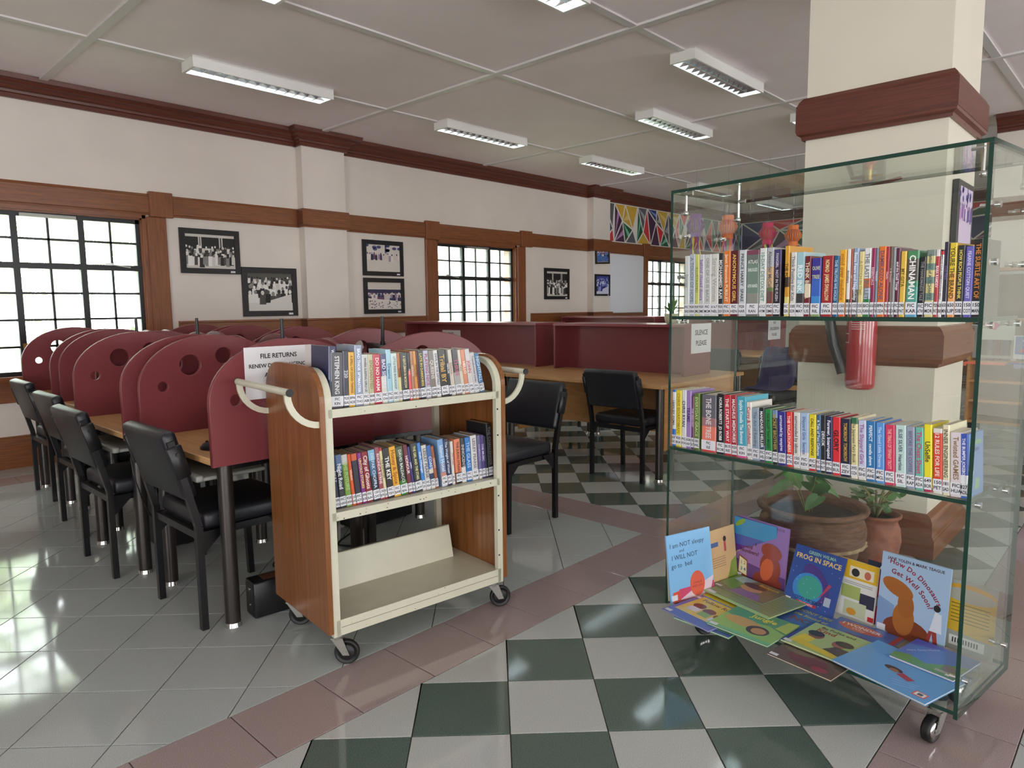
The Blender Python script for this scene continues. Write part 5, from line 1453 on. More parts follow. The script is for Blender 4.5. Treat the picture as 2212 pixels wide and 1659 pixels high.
ROW_D = [
    (0.0337, 0.0166, 0.197, -0.073, 'indigo', '#2A2C4A', 'SANTANA', '#8A5A78', 'FIC LOU'),
    (0.0512, 0.0173, 0.204, -0.071, 'navy', '#23283A', 'FAULT', '#D8DCE2', '500 VOL'),
    (0.0688, 0.025, 0.199, -0.076, 'midnight blue', '#3A4660', 'Night Road', '#DDE3EC', 'FIC HAN', [(0, 0.7, '#2C3038'), (0.7, 1, '#5A7296')]),
    (0.0945, 0.0232, 0.196, -0.08, 'leaf green', '#7A9E4A', 'THE FUTURE', '#A8C47C', '920 WHI', [(0, 0.82, '#7A9E4A'), (0.82, 1, '#C8CCC8')]),
    (0.1198, 0.0143, 0.195, -0.093, 'orange', '#CF5A30', 'Wisdom', '#F0D6C8', '320 WIS'),
    (0.1348, 0.0239, 0.194, -0.094, 'black and orange', '#1F2230', 'T', '#4A4C5A', 'FIC ADE', [(0, 0.04, '#A83A34'), (0.04, 0.87, '#1F2230'), (0.87, 1, '#C9603C')]),
    (0.1603, 0.0173, 0.194, -0.097, 'purple', '#7C2A80', 'UNTOLD STORIES', '#E2CE5A', '896 KIB'),
    (0.1783, 0.026, 0.195, -0.099, 'deep red', '#82222A', 'City of Ghosts', '#E6D2D0', 'FIC RAI'),
    (0.2059, 0.0279, 0.198, -0.099, 'blue over navy', '#3C5A7C', 'DEEPAK CHOPRA', '#BFD6E6', '150 CHO', [(0, 0.5, '#1F2636'), (0.5, 0.8, '#3E6486'), (0.8, 1, '#7EB2CC')]),
    (0.2342, 0.0189, 0.205, -0.097, 'rose', '#8E4A54', 'RHONDA BYRNE', '#E6D2D4', '150 BYR'),
    (0.2537, 0.0124, 0.201, -0.102, 'cream and red', '#D8CFA0', 'THE SURVIVORS', '#46422E', 'FIC KAK', [(0, 0.06, '#A8242E'), (0.06, 0.94, '#D8CFA0'), (0.94, 1, '#B8303A')]),
    (0.2673, 0.0284, 0.195, -0.108, 'black', '#24211F', 'THE KEY', '#E9E8E6', 'FIC TEV'),
    (0.2961, 0.0279, 0.198, -0.109, 'yellow', '#E0A935', 'Honey & Spice', '#A05A20', 'FIC BAB'),
    (0.3253, 0.0321, 0.194, -0.115, 'black and green', '#222A22', 'DAVID BALDACCI', '#D5DDD2', 'FIC BAL', [(0, 0.3, '#3F7A34'), (0.3, 0.8, '#23291F'), (0.8, 1, '#4A5A3C')]),
    (0.3583, 0.0199, 0.197, -0.116, 'maroon', '#6A2430', 'HONOUR', '#EADCDC', 'FIC RAN'),
    (0.3785, 0.0119, 0.188, -0.125, 'violet', '#3A3478', 'JAMES', '#D5D4EC', 'FIC PAX'),
    (0.3911, 0.032, 0.198, -0.119, 'black', '#26272A', 'THE GIRL AND THE STARS', '#D6D9A0', 'FIC LAW'),
    (0.4236, 0.0157, 0.197, -0.123, 'blue', '#3F82C4', 'Sheila OFlanagan', '#E0ECF6', 'FIC OFL', [(0, 0.2, '#D0C8C4'), (0.2, 1, '#3E84CC')]),
    (0.4401, 0.0224, 0.184, -0.112, 'white', '#CCCCC8', 'LESLEY PEARSE', '#5C5E60', 'FIC PEA'),
    (0.4643, 0.02, 0.18, -0.118, 'sea blue', '#3A62A0', 'COAST', '#D8E2EE', 'FIC CNC', [(0, 0.1, '#C8C4BA'), (0.1, 0.36, '#2C3E5C'), (0.36, 0.46, '#D2CFC4'), (0.46, 1, '#3B68AC')]),
    (0.4847, 0.0152, 0.175, -0.124, 'rust', '#9A5A3C', 'EMBERS', '#D8B8A4', 'FIC OCC'),
    (0.517, 0.0273, 0.197, -0.11, 'pale blue', '#7BA3CC', 'Island Hotel', '#CFE0EE', 'FIC LIM', [(0, 0.1, '#C7CCD6'), (0.1, 0.3, '#C08A7A'), (0.3, 0.5, '#7A86A8'), (0.5, 1, '#7CA6D2')]),
    (0.5452, 0.0226, 0.195, -0.114, 'navy', '#2C3654', 'The Weight of Water', '#C8D0DE', 'FIC SHR'),
    (0.5683, 0.013, 0.181, -0.052, 'white', '#D6D4CC', 'John Creed', '#B8545C', 'FIC CRE'),
    (0.5859, 0.0305, 0.187, -0.051, 'salmon and black', '#D97F5E', 'THE JUDAS STRAIN', '#3A2420', 'FIC ROL', [(0, 0.25, '#26201E'), (0.25, 1, '#D9805E')]),
    (0.6169, 0.0224, 0.187, -0.053, 'black and white', '#2A2A2C', 'INNOCENT', '#B8B8BA', 'FIC DEY', [(0, 0.35, '#D8D6D2'), (0.35, 1, '#29292B')]),
    (0.6412, 0.0269, 0.187, -0.055, 'royal blue', '#2C72B8', 'THE GLASS', '#A9CCEE', 'FIC WAL'),
    (0.6701, 0.0312, 0.191, -0.055, 'off-white', '#D2D2D0', 'LESLEY PEARSE', '#7A6A74', 'FIC REM'),
    (0.7043, 0.0173, 0.188, -0.058, 'mauve', '#6E6690', 'ROMANTIC', '#A8A2C4', 'FIC NIA', [(0, 0.16, '#CFC8C4'), (0.16, 1, '#6A648E')]),
    (0.722, 0.0184, 0.187, -0.06, 'purple', '#4A3A78', 'THE MUSIC', '#C8C0E2', 'FIC NIB'),
    (0.7414, 0.0115, 0.181, -0.064, 'inky blue', '#23253A', 'X', '#23253A', '520 XIA'),
    (0.755, 0.0243, 0.231, -0.047, 'black', '#1E1D20', 'THE CHALLENGER', '#6A6A6E', '920 BRA'),
]
def place_row(rows, O, A, v0, zs, where, group, dk, pages, fix):
    ca, sa = math.cos(A), math.sin(A)
    prev = -9
    for i, r in enumerate(rows):
        s, w_, h, lean, cn, base, txt, tcol, code = r[:9]
        bands = r[9] if len(r) > 9 else None
        v = v0
        if fix and i in fix: s, v = fix[i]
        w_ = max(.0055, w_ - .0006)
        loc = (O[0] + ca * s - sa * v, O[1] + sa * s + ca * v, zs + .0004)
        lb = '%s book with call label %s %s' % (cn, code, where)
        fr = None
        if code == '827 ADL':
            fr = [([(.02, .01), (.98, .01), (.98, .99), (.02, .99)], '#6E93CC', 0), ([(.02, .3), (.3, .3), (.36, .38), (.2, .48), (.02, .46)], '#E2E8EA', 1), ([(.1, .80), (.85, .80), (.85, .87), (.1, .87)], '#8CAE8A', 1), ([(.25, .7), (.7, .7), (.7, .75), (.25, .75)], '#3E56A0', 1), ([(.4, .1), (.7, .1), (.75, .25), (.5, .28)], '#8FB88A', 1)]
        if code == '150 LYN':
            fr = [([(.02, .01), (.98, .01), (.98, .99), (.02, .99)], '#C4D6D4', 0), ([(.02, .72), (.98, .66), (.98, .99), (.02, .99)], '#7FB2D2', 1), ([(.02, .01), (.98, .01), (.98, .14), (.02, .2)], '#8FBBD2', 1)] + [([(.2, .60 - .12 * k), (.8, .60 - .12 * k), (.8, .64 - .12 * k), (.2, .64 - .12 * k)], '#93A9AE', 1) for k in range(3)]
        book(loc, A, w_, h, max(.10, h * dk), lean, base, bands, txt, tcol, code, lb, group, pages, None, fr)
place_row(ROW_A, FLc, KA, .014, 1.2525, 'on the upper glass shelf', 'books on the upper glass shelf', .66, PAGES, {44: (.9945, .014)})
place_row(ROW_B, FLc, KA, .014, .7545, 'on the lower glass shelf', 'books on the lower glass shelf', .66, PAGES, {38: (.9955, .014)})
place_row(ROW_C, CO, CA, .032, .9415, 'on the trolley top shelf', 'books on the trolley top shelf', .66, PAGES, {0: (.033, .095), 1: (.032, .034)})
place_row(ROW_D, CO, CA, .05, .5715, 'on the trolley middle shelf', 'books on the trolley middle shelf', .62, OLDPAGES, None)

# ================================================================== PICTURE BOOKS ON THE BOTTOM GLASS
def picbook(label, X, w_, h, th, cover, art, group, spine=None):
    t = thing('picture_book', label, 'book', (0, 0, 0), 0, group)
    t.matrix_world = X
    mb = MB(); c = lin(cover); e = .0012
    mb.box(0, 0, th - e, w_, h, th, col=c); mb.box(0, 0, 0, w_, h, e, col=lin(spine or cover)); mb.box(0, 0, e, e * 1.5, h, th - e, col=lin(spine or cover))
    mb.build('cover', GLOSSPRINT, t)
    mb = MB(); mb.box(e * 1.5, .002, e, w_ - .002, h - .002, th - e); mb.build('pages', PAGES, t)
    mb = MB(); k = 0
    tx = MB()
    for it in art:
        k += 1; z = th + .0002 + .00006 * k
        if it[0] == 'p': mb.flat([(a * w_, b * h, z) for a, b in it[1]], lin(it[2]))
        elif it[0] == 'e': mb.flat([(a * w_, b * h, z) for a, b in ellpts(it[1][0], it[1][1], it[1][2], it[1][3], 22, 0, it[1][4] if len(it[1]) > 4 else 0)], lin(it[2]))
        elif it[0] == 't':
            _, s, fx, fy, size, col = it[:6]; bold = it[6] if len(it) > 6 else 1; rot = it[7] if len(it) > 7 else 0
            put_text(tx, s, (fx * w_, fy * h, z), (math.cos(rot), math.sin(rot), 0), (-math.sin(rot), math.cos(rot), 0), size, lin(col), bold, 'c', None)
        elif it[0] == 'arc':
            _, s, cx, cyy, R, a0, size, col = it
            tot = text_width(s, 1, .03) * size; a = a0 + tot / R / 2
            for ch_ in s:
                ad = (GLY[(1, ch_)][2] + .03) * size / R; am = a - ad / 2
                put_text(tx, ch_, (cx + R * math.cos(am), cyy + R * math.sin(am), z), (math.sin(am), -math.cos(am), 0), (math.cos(am), math.sin(am), 0), size, lin(col), 1, 'c')
                a -= ad
    if mb.v: mb.build('cover_art', GLOSSPRINT, t)
    if tx.v: tx.build('cover_title', GLOSSPRINT, t)
    return t
def rect(x0, y0, x1, y1): return [(x0, y0), (x1, y0), (x1, y1), (x0, y1)]
ZB = .1436
def flatX(cu_, cv, w_, h, rot, z, tx=0.0, ty=0.0):
    return KM @ Matrix.Translation((cu_, cv, ZB + z)) @ Matrix.Rotation(rot, 4, 'Z') @ Matrix.Rotation(tx, 4, 'X') @ Matrix.Rotation(ty, 4, 'Y') @ Matrix.Translation((-w_ / 2, -h / 2, 0))
def standX(u0, v0, ang, lean, z=0.0):
    return KM @ Matrix.Translation((u0, v0, ZB + z)) @ Matrix.Rotation(ang, 4, 'Z') @ Matrix.Rotation(PI / 2 - lean, 4, 'X')
STK = ('p', rect(.02, .03, .15, .11), '#D9DCE2')
GS = 'picture books standing on the bottom glass'; GF = 'picture books lying on the bottom glass'
sl = math.atan2(.232, .037)
picbook('sky blue picture book titled I am NOT sleepy, leaning on the left glass', standX(.052, -.035, sl, .14), .232, .262, .006, '#7FB6E2',
        [('t', 'I am NOT sleepy', .45, .80, .026, '#22304A', 0), ('t', 'and', .32, .72, .018, '#3A4E6A', 0), ('t', 'I WILL NOT', .38, .62, .026, '#22304A', 0), ('t', 'go to  bed', .30, .50, .026, '#22304A', 0),
         ('p', rect(.2, .0, 1, .18), '#C8486E'), ('p', [(.2, .02), (.9, .0), (1, .26), (.6, .16)], '#E0C8D0'), ('e', (.62, .2, .17, .19), '#D9624A'), ('t', 'CHARLIE', .62, .2, .012, '#8A2E24', 0), ('t', 'AND LOLA', .62, .15, .012, '#8A2E24', 0),
         ('p', [(.04, .0), (.2, .0), (.2, .16), (.06, .15)], '#D8523E'), STK], GS)
picbook('white-edged picture book tucked against the left glass behind the sky blue one', standX(.030, -.02, sl, .085), .225, .235, .008, '#CBBFA0', [], GS)
picbook('tan picture book standing behind the sky blue one at the left', standX(.072, .200, sl + .1, .12), .17, .235, .005, '#D9B684',
        [('p', rect(.02, .7, .35, .78), '#4E6C9C'), ('p', [(.55, 0), (1, 0), (1, .45), (.8, .38), (.7, .2)], '#7E9A3E'), ('e', (.6, .8, .06, .05), '#3A2A24'), ('p', rect(.56, .58, .64, .75), '#C8505A')] +
        [('p', rect(.1, .5 - .04 * k, .6, .508 - .04 * k), '#8A6A4A') for k in range(5)], GS)
picbook('purple and turquoise picture book with yellow fish, behind the lilac one', standX(.045, .395, -.05, .03), .20, .262, .005, '#5F2F86',
        [('p', rect(0, .72, 1, 1), '#3E8FBE'), ('p', [(0, .72), (1, .72), (1, .6), (0, .55)], '#4A5AA6')] + [('e', (.15 + .05 * (k % 2), .42 - .11 * k, .13, .04, .4), '#D6C92E') for k in range(4)] + [('e', (.15, .92, .13, .04, .5), '#8AA838')], GS)
picbook('lilac picture book titled How Do Dinosaurs Learn Colours and Numbers', standX(.061, .386, -.09, .10), .238, .268, .005, '#8E6AA8',
        [('t', 'JANE YOLEN & MARK TEAGUE', .5, .93, .0145, '#5A4668'), ('t', 'How Do', .25, .83, .022, '#5A1E36'), ('t', 'Dinosaurs', .25, .755, .022, '#5A1E36'), ('t', 'Learn', .25, .68, .022, '#5A1E36'), ('t', 'Colours', .25, .605, .022, '#5A1E36'), ('t', 'and', .26, .53, .022, '#5A1E36'), ('t', 'Numbers?', .27, .455, .022, '#5A1E36'),
         ('p', [(0, 0), (1, 0), (1, .25), (0, .32)], '#5E3A7C'), ('p', [(.06, .1), (.27, .06), (.25, .34), (.06, .4)], '#8A4A2E'), ('p', [(.08, .13), (.25, .1), (.23, .32), (.08, .37)], '#E6DDB8'), ('t', '1 2', .16, .26, .020, '#B8862E'), ('t', '3 4', .17, .16, .020, '#2E6A8E'),
         ('e', (.66, .12, .28, .14), '#7E3226'), ('e', (.7, .34, .2, .22, .4), '#8A3A28'), ('e', (.64, .3, .12, .18, -.3), '#C8603A'), ('e', (.7, .58, .2, .12, -.1), '#93402C'), STK], GS)
picbook('dark blue picture book titled Frog in Space, leaning back at a tilt', standX(.318, .322, -.10, .36), .206, .228, .006, '#2F4E96',
        [('t', 'GREEN WILMA', .55, .9, .017, '#8FBFA0'), ('t', 'FROG IN SPACE', .5, .79, .0262, '#E2C27C'), ('e', (.55, .46, .36, .2, -.75), '#4A3A82'), ('e', (.42, .34, .30, .25), '#3A86C8'), ('e', (.45, .36, .24, .19), '#3C9C8C'), ('p', [(.66, .24), (.72, .3), (.86, .5), (.8, .52)], '#A8405A'),
         ('p', rect(.78, .16, .9, .3), '#A9B4C4'), ('t', 'TEDD ARNOLD', .48, .13, .016, '#16204A'), ('p', rect(.26, .065, .66, .11), '#B8283A'), ('t', 'SCHOLASTIC', .46, .073, .0095, '#E8D8DC')] +
        [('e', ((k * 37 % 100) / 100, (k * 61 % 100) / 100 * .7 + .05, .006, .006), '#C8D4EE') for k in range(16)] + [STK], GS)
picbook('yellow and white picture book with small pictures, right of the dark blue one', standX(.490, .375, -.08, .14), .15, .212, .005, '#E2E2DC',
        [('p', rect(0, .68, 1, 1), '#E0B42C'), ('p', rect(.3, .72, .9, .9), '#E9DDC0'), ('e', (.45, .8, .1, .07), '#2A2A2C'), ('e', (.75, .8, .08, .07), '#C8705A'), ('p', rect(.15, .34, .62, .56), '#A9B86A'), ('p', rect(.62, .25, .98, .48), '#34384E'), ('p', rect(.25, .05, .8, .3), '#C2CBA8'), ('e', (.45, .12, .12, .06), '#D89A3A'), ('p', rect(.86, .05, 1, .13), '#C8303A')] +
        [('p', rect(.2, .62 - .03 * k, .9, .63 - .03 * k), '#9A9A9A') for k in range(2)], GS)
picbook('red picture book with a navy top, left of the green-spined one', standX(.595, .388, -.06, .08), .12, .228, .006, '#B02C34',
        [('p', [(0, .84), (.4, .8), (1, .83), (1, 1), (0, 1)], '#222C44'), ('e', (.45, .92, .08, .035), '#E6E6EA'), ('p', rect(.2, .3, .8, .44), '#8E8A8C')] + [('p', rect(.5, .7 - .05 * k, 1, .705 - .05 * k), '#E09A5A') for k in range(4)], GS)
picbook('bright green picture book half hidden behind the pale blue one', standX(.640, .400, -.06, .09), .13, .236, .006, '#4F9A3A', [('p', rect(0, 0, 1, .09), '#C9CDC9'), ('e', (.55, .9, .2, .06), '#C6D4A0')], GS)
picbook('pale blue picture book titled How Do Dinosaurs Get Well Soon', standX(.656, .348, -.065, .105), .222, .284, .008, '#A3BEDA',
        [('t', 'JANE YOLEN & MARK TEAGUE', .5, .925, .0135, '#4A2436'), ('arc', 'How Do Dinosaurs', .02, .055, .195, 1.02, .024, '#8E2438'), ('arc', 'Get Well Soon?', .02, .055, .163, .98, .024, '#8E2438'), ('p', [(0, 0), (.3, 0), (.25, .38), (0, .45)], '#7D9CC8'),
         ('e', (.45, .12, .34, .15), '#7E3E22'), ('e', (.40, .25, .16, .2), '#A8672E'), ('e', (.42, .42, .12, .16, .2), '#A0602A'), ('e', (.28, .60, .24, .1, -.25), '#A5622A'), ('p', [(.72, .02), (.78, .02), (.82, .2), (.86, .02), (.92, .02), (.88, .23), (.78, .23)], '#9A3A30'), ('p', [(.78, .22), (.95, .22), (.93, .44), (.84, .46)], '#D9DEE6'), ('e', (.86, .5, .05, .04), '#2A2024'), STK], GS)
picbook('yellow and grey picture book with a barcode, at the right end', standX(.835, .405, -.04, .06), .16, .235, .005, '#A5A89E',
        [('p', [(0, .28), (1, .22), (1, .8), (0, .86)], '#D8B034'), ('e', (.5, .84, .5, .12), '#D8A234'), ('e', (.5, .8, .5, .1), '#B2AFA2'), ('p', rect(.2, .06, .85, .2), '#E4E4E0')] + [('p', rect(.26 + .05 * k, .1, .285 + .05 * k, .17), '#26262A') for k in range(10)] + [('p', rect(.2, .66 - .05 * k, .9, .67 - .05 * k), '#6A5A24') for k in range(6)], GS)
# lying flat, lowest first
picbook('pale green picture book at the very bottom of the left pile', flatX(.245, -.02, .225, .20, .06, 0), .225, .20, .005, '#8FCB9A', [('p', rect(0, .0, 1, .12), '#4A5AA0'), STK], GF)
picbook('blue picture book with yellow lettering about noise, under the green one', flatX(.465, .205, .22, .22, -.06, 0), .22, .22, .005, '#4E72B4',
        [('t', 'I DONT LIKE', .45, .82, .026, '#D6CC4A'), ('t', 'the Sound of', .5, .66, .024, '#D6CC4A'), ('t', 'NO', .45, .42, .05, '#8A3A48'), ('p', rect(.05, .1, .5, .3), '#3A56A0')], GF)
picbook('blue picture book with a red oval titled I Wonder Why', flatX(.645, .225, .22, .21, -.03, .0052), .22, .21, .005, '#4C6EB6',
        [('e', (.42, .78, .34, .15), '#C85A4A'), ('t', 'I WONDER', .42, .78, .026, '#E8DEDA'), ('t', 'Why', .42, .68, .024, '#D8A8A0'), ('p', rect(.92, 0, 1, 1), '#A8424E'), ('t', 'Castles', .5, .45, .026, '#8A4A86')], GF)
picbook('brown and grey picture book under the two blue ones at the right', flatX(.80, .26, .20, .20, .1, 0), .20, .20, .005, '#8C8A78', [('p', [(0, 0), (1, 0), (1, .4), (0, .55)], '#6E6250'), ('e', (.6, .5, .25, .12), '#A8A894')], GF)
picbook('glossy dark brown picture book jutting out at the front edge', flatX(.615, -.012, .218, .20, -.02, .0), .218, .20, .006, '#5E5048',
        [('e', (.5, .3, .3, .2), '#6A3E4A'), ('e', (.3, .5, .25, .15), '#6E6256'), ('e', (.75, .15, .12, .08), '#8E3E52'), STK], GF)
picbook('yellow and blue picture book titled Follow Rules, at the left', flatX(.195, -.012, .222, .222, -.10, .0053), .222, .222, .005, '#5A68B4',
        [('p', rect(.08, .22, .94, .96), '#DDC25A'), ('t', 'Follow Rules', .52, .80, .030, '#7A3A2E'), ('e', (.3, .6, .12, .1), '#6A3A30'), ('e', (.55, .55, .12, .1), '#7A3A36'), ('e', (.8, .5, .11, .09), '#8A4A44'), ('p', rect(.2, .36, .42, .52), '#D6D8E2'), ('p', rect(.46, .32, .66, .48), '#88B05A'), ('p', rect(.7, .28, .92, .42), '#D8DCE4'), STK], GF)
picbook('small yellow picture book showing between the left piles', flatX(.20, .155, .20, .20, -.12, .0052), .20, .20, .005, '#D9C43A', [STK], GF)
picbook('green picture book titled Jungle with a tan animal shape', flatX(.372, .022, .236, .222, .03, .0106), .236, .222, .006, '#4E9A72',
        [('p', [(0, 0), (1, 0), (1, .5), (.7, .62), (.3, .5), (0, .6)], '#8DBB66'), ('t', 'Jungle', .55, .72, .040, '#E2D84A'), ('e', (.36, .46, .3, .15, -.1), '#C6A05A'), ('e', (.66, .34, .17, .16), '#4A3E3A'), ('e', (.68, .33, .11, .11), '#B98A58'), ('p', [(.8, .6), (1, .55), (1, 1), (.85, .95)], '#A9C25A'), ('p', rect(0, 0, 1, .1), '#6EB888'), STK], GF)
picbook('green and buff picture book with two people, titled Be Polite and Kind', flatX(.602, .098, .212, .212, -.01, .0106), .212, .212, .006, '#A6C080',
        [('p', rect(0, 0, .06, 1), '#33478E'), ('t', 'Be Polite and', .5, .86, .022, '#5A4A2E'), ('t', 'Kind', .36, .72, .036, '#A8503A'), ('p', [(.1, .12), (1, .0), (1, .16), (.5, .2), (.1, .28)], '#D6C23E'), ('e', (.30, .56, .12, .13), '#8A5A44'), ('e', (.27, .62, .13, .1), '#33363A'), ('p', [(.1, .25), (.34, .25), (.36, .44), (.14, .48)], '#DCC93E'), ('e', (.70, .52, .11, .13), '#9A6450'), ('e', (.75, .58, .14, .1), '#3A3A3E'), ('p', [(.58, .2), (1, .1), (1, .4), (.7, .42)], '#55504C'), STK], GF)
picbook('olive green picture book under the smaller brown-green one', flatX(.252, .222, .305, .22, -.13, .0170), .305, .22, .005, '#8DA86E',
        [('p', rect(.05, .06, .98, .94), '#86956A')] + [('p', rect(.3, .2 + .09 * k, .95, .215 + .09 * k), '#748458') for k in range(6)] + [('p', rect(0, 0, 1, .05), '#A8D890'), STK], GF)
picbook('brown and green picture book titled Backpack, on top of the left pile', flatX(.205, .272, .235, .165, -.10, .0223), .235, .165, .004, '#77785E',
        [('p', [(0, .3), (.35, .1), (.3, 1), (0, 1)], '#6F9A58'), ('p', [(.05, .7), (.3, .62), (.4, .98), (.1, 1)], '#9EC0C8'), ('e', (.52, .5, .2, .17), '#C99C6E'), ('e', (.5, .68, .22, .14), '#5A463A'), ('p', [(.3, .0), (.9, .02), (.8, .3), (.4, .34)], '#8E6E9C'), ('t', 'Backpack', .7, .80, .024, '#E0B83E'), STK], GF)
picbook('light blue picture book back cover with a small girl, at the front right', flatX(.842, .078, .292, .246, -.155, .0168), .292, .246, .007, '#5FA2DA',
        [('e', (.46, .45, .1, .055, -.1), '#3E3430'), ('e', (.48, .42, .05, .04), '#9A6E56'), ('p', [(.53, .36), (.68, .3), (.72, .38), (.57, .44)], '#A8324A'), ('p', rect(.82, .08, .95, .2), '#D85A5A'), ('p', rect(.835, .1, .935, .185), '#E8E8E2'), ('p', rect(.86, .115, .91, .17), '#4A4E52')] +
        [('p', [(.56 + .03 * k, .2 - .05 * k), (.8, .3 - .05 * k), (.8, .308 - .05 * k), (.56 + .03 * k, .208 - .05 * k)], '#A9CFEC') for k in range(3)], GF)
picbook('blue and green landscape picture book on top at the right end', flatX(.890, .215, .19, .185, -.08, .0242), .19, .185, .008, '#4F7CC8',
        [('p', [(0, 0), (1, 0), (1, .6), (.7, .4), (.5, .2), (.2, .3), (0, .22)], '#5E9A5E'), ('p', [(0, .7), (.5, .9), (.4, 1), (0, 1)], '#4A5CC0'), ('t', 'Hare Goes Home', .28, .62, .014, '#D6DEF0', 0, .9), ('e', (.82, .3, .12, .12), '#7A7A84'), ('p', rect(.66, .1, .86, .18), '#A8A89E'), ('p', rect(.84, .06, .96, .12), '#E4E8E8')], GF)

# ================================================================== CLAY POTS AND PLANTS BEHIND THE CASE
CLAY = M('old_clay', '#6A4A38', .8, noise=.35, scale=22, bump=.6, stretch=(1, 1, 5))
CLAY2 = M('terracotta', '#8A5440', .75, noise=.22, scale=20)
SOIL = M('soil', '#2E2620', .95, noise=.4, scale=60, bump=.8)
pt = thing('plant_pot', 'large weathered clay pot with a frilled collar, behind the glass case', 'pot', (3.31, 1.17, 0))
prof = [(.12, 0), (.15, .01), (.185, .06), (.205, .12), (.214, .165)]
prof += [(.236, .175), (.240, .182), (.232, .19)]
for k in range(22):
    z = .192 + k * .0053; prof.append((.232 + .012 * math.sin((k / 21) * PI) - .014 * (k / 21) + (.0012 if k % 2 else -.0012), z))
prof += [(.214, .312), (.222, .318), (.243, .326), (.248, .338), (.243, .348), (.228, .35), (.215, .343), (.205, .325), (.20, .30)]
mb = MB(); mb.lathe(prof, 64, caps=False, wob=lambda t_, z: (.018 * math.sin(t_ * 26) if .172 < z < .186 else 0)); mb.build('pot_body', CLAY, pt)
mb = MB(); mb.lathe([(.001, .306), (.1, .31), (.19, .302), (.206, .298)], 40, caps=False); mb.build('soil', SOIL, pt)
mb = MB(); mb.lathe([(.214, .1655), (.2365, .1752), (.2405, .182), (.2325, .1902)], 64, caps=False, wob=lambda t_, z: .0015 + (.018 * math.sin(t_ * 26) if .172 < z < .186 else 0)); mb.build('collar', M('pale_collar', '#9C8664', .85, noise=.3, scale=30), pt)
LEAFB = M('leaf_deep_green', '#4C7A3E', .4, noise=.2, scale=20)
STEM = M('stem_green', '#7E7A4A', .6)
LV = [((-.02, .02, .30), (-.135, .06, .47), 1.1, .13), ((-.02, .02, .30), (-.06, -.03, .46), .2, .14), ((-.01, .02, .30), (-.02, .10, .50), .6, .11), ((0, .02, .30), (.06, .0, .45), -.5, .13),
      ((0, .01, .30), (.12, .05, .45), -.9, .12), ((-.02, .01, .30), (-.11, -.07, .42), 1.4, .10), ((0, 0, .30), (.10, .02, .47), -.2, .10), ((.01, .03, .30), (.03, .12, .48), -1.2, .11)]
for (b, c, az, L) in LV:
    c = Vector(c); b = Vector(b)
    view = Vector((-.75, -.35, 0)); d = (Vector((math.cos(az * 1.6), math.sin(az * 1.6), 0)) * .6 + view * .4).normalized(); d.z = -.75; d.normalize()
    s = d.cross(Vector((0, 0, 1))).normalized(); nn = s.cross(d)
    oc = [(0, .06), (.18, -.07), (.36, -.05), (.46, .12), (.44, .35), (.32, .62), (.15, .85), (0, 1)]
    vs = [c + d * (L * y) + s * (L * x) + nn * (.012 * abs(x) * 4 * L * 2) for x, y in oc] + [c + d * (L * y) - s * (L * x) + nn * (.012 * abs(x) * 4 * L * 2) for x, y in oc[1:-1]]
    n = len(oc); fs = []
    for i in range(n - 1):
        pass
    mid = len(vs); vs += [c + d * (L * y) for y in (.25, .5, .75)]
    left = list(range(n)); right = [0] + list(range(n, n + n - 2)) + [n - 1]
    sp = [0, mid, mid + 1, mid + 2, n - 1]
    fs.append(tuple([0, mid, mid + 1, mid + 2, n - 1] + left[1:-1][::-1])); fs.append(tuple([n - 1, mid + 2, mid + 1, mid, 0] + right[1:-1]))
    mb = MB(); mb.add(vs, fs); mb.build('leaf', LEAFB, pt)
    mb = MB(); m_ = (b + c) / 2 + Vector((0, 0, .03)); mb.tube([b, m_, c], .0022, 5); mb.build('stem', STEM, pt)
p2_ = thing('plant_pot', 'smaller terracotta pot of jade plant between the large pot and the pillar', 'pot', (3.655, .985, 0))
mb = MB(); mb.lathe([(.07, 0), (.085, .01), (.105, .06), (.118, .13), (.112, .19), (.098, .225), (.10, .24), (.115, .25), (.117, .26), (.108, .266), (.098, .255), (.094, .235)], 40, caps=False); mb.build('pot_body', CLAY2, p2_)
mb = MB(); mb.lathe([(.001, .235), (.094, .232)], 24, caps=False); mb.build('soil', SOIL, p2_)
rr = random.Random(9)
JL = MB(); JL.add([(0, 0, 0), (.012, .010, .004), (.016, .026, .006), (.010, .040, .004), (0, .046, .002), (-.010, .040, .004), (-.016, .026, .006), (-.012, .010, .004)], [(0, 1, 2, 3, 4, 5, 6, 7)])
jm = JL.mesh('leaf', M('jade_green', '#567E48', .3, noise=.15, scale=30))
for b in range(9):
    a = b * .7 + .3; tip = Vector((.14 * math.cos(a) * rr.uniform(.5, 1.15), .14 * math.sin(a) * rr.uniform(.5, 1.15), .30 + rr.uniform(.02, .17)))
    if tip.x > .12: tip.x = .1
    mb = MB(); mb.tube([(0, 0, .235), tip * .5 + Vector((0, 0, .15)), tip], [.008, .006, .004], 6); mb.build('stem', STEM, p2_)
    for k in range(9):
        o = bpy.data.objects.new('leaf', jm); COL.objects.link(o); o.parent = p2_
        o.location = tip + Vector((rr.uniform(-.012, .012), rr.uniform(-.012, .012), rr.uniform(-.07, .01)))
        o.rotation_euler = (rr.uniform(-.2, .7), rr.uniform(-.3, .3), rr.uniform(0, 6.28)); s = rr.uniform(.9, 1.35); o.scale = (s, s, s)

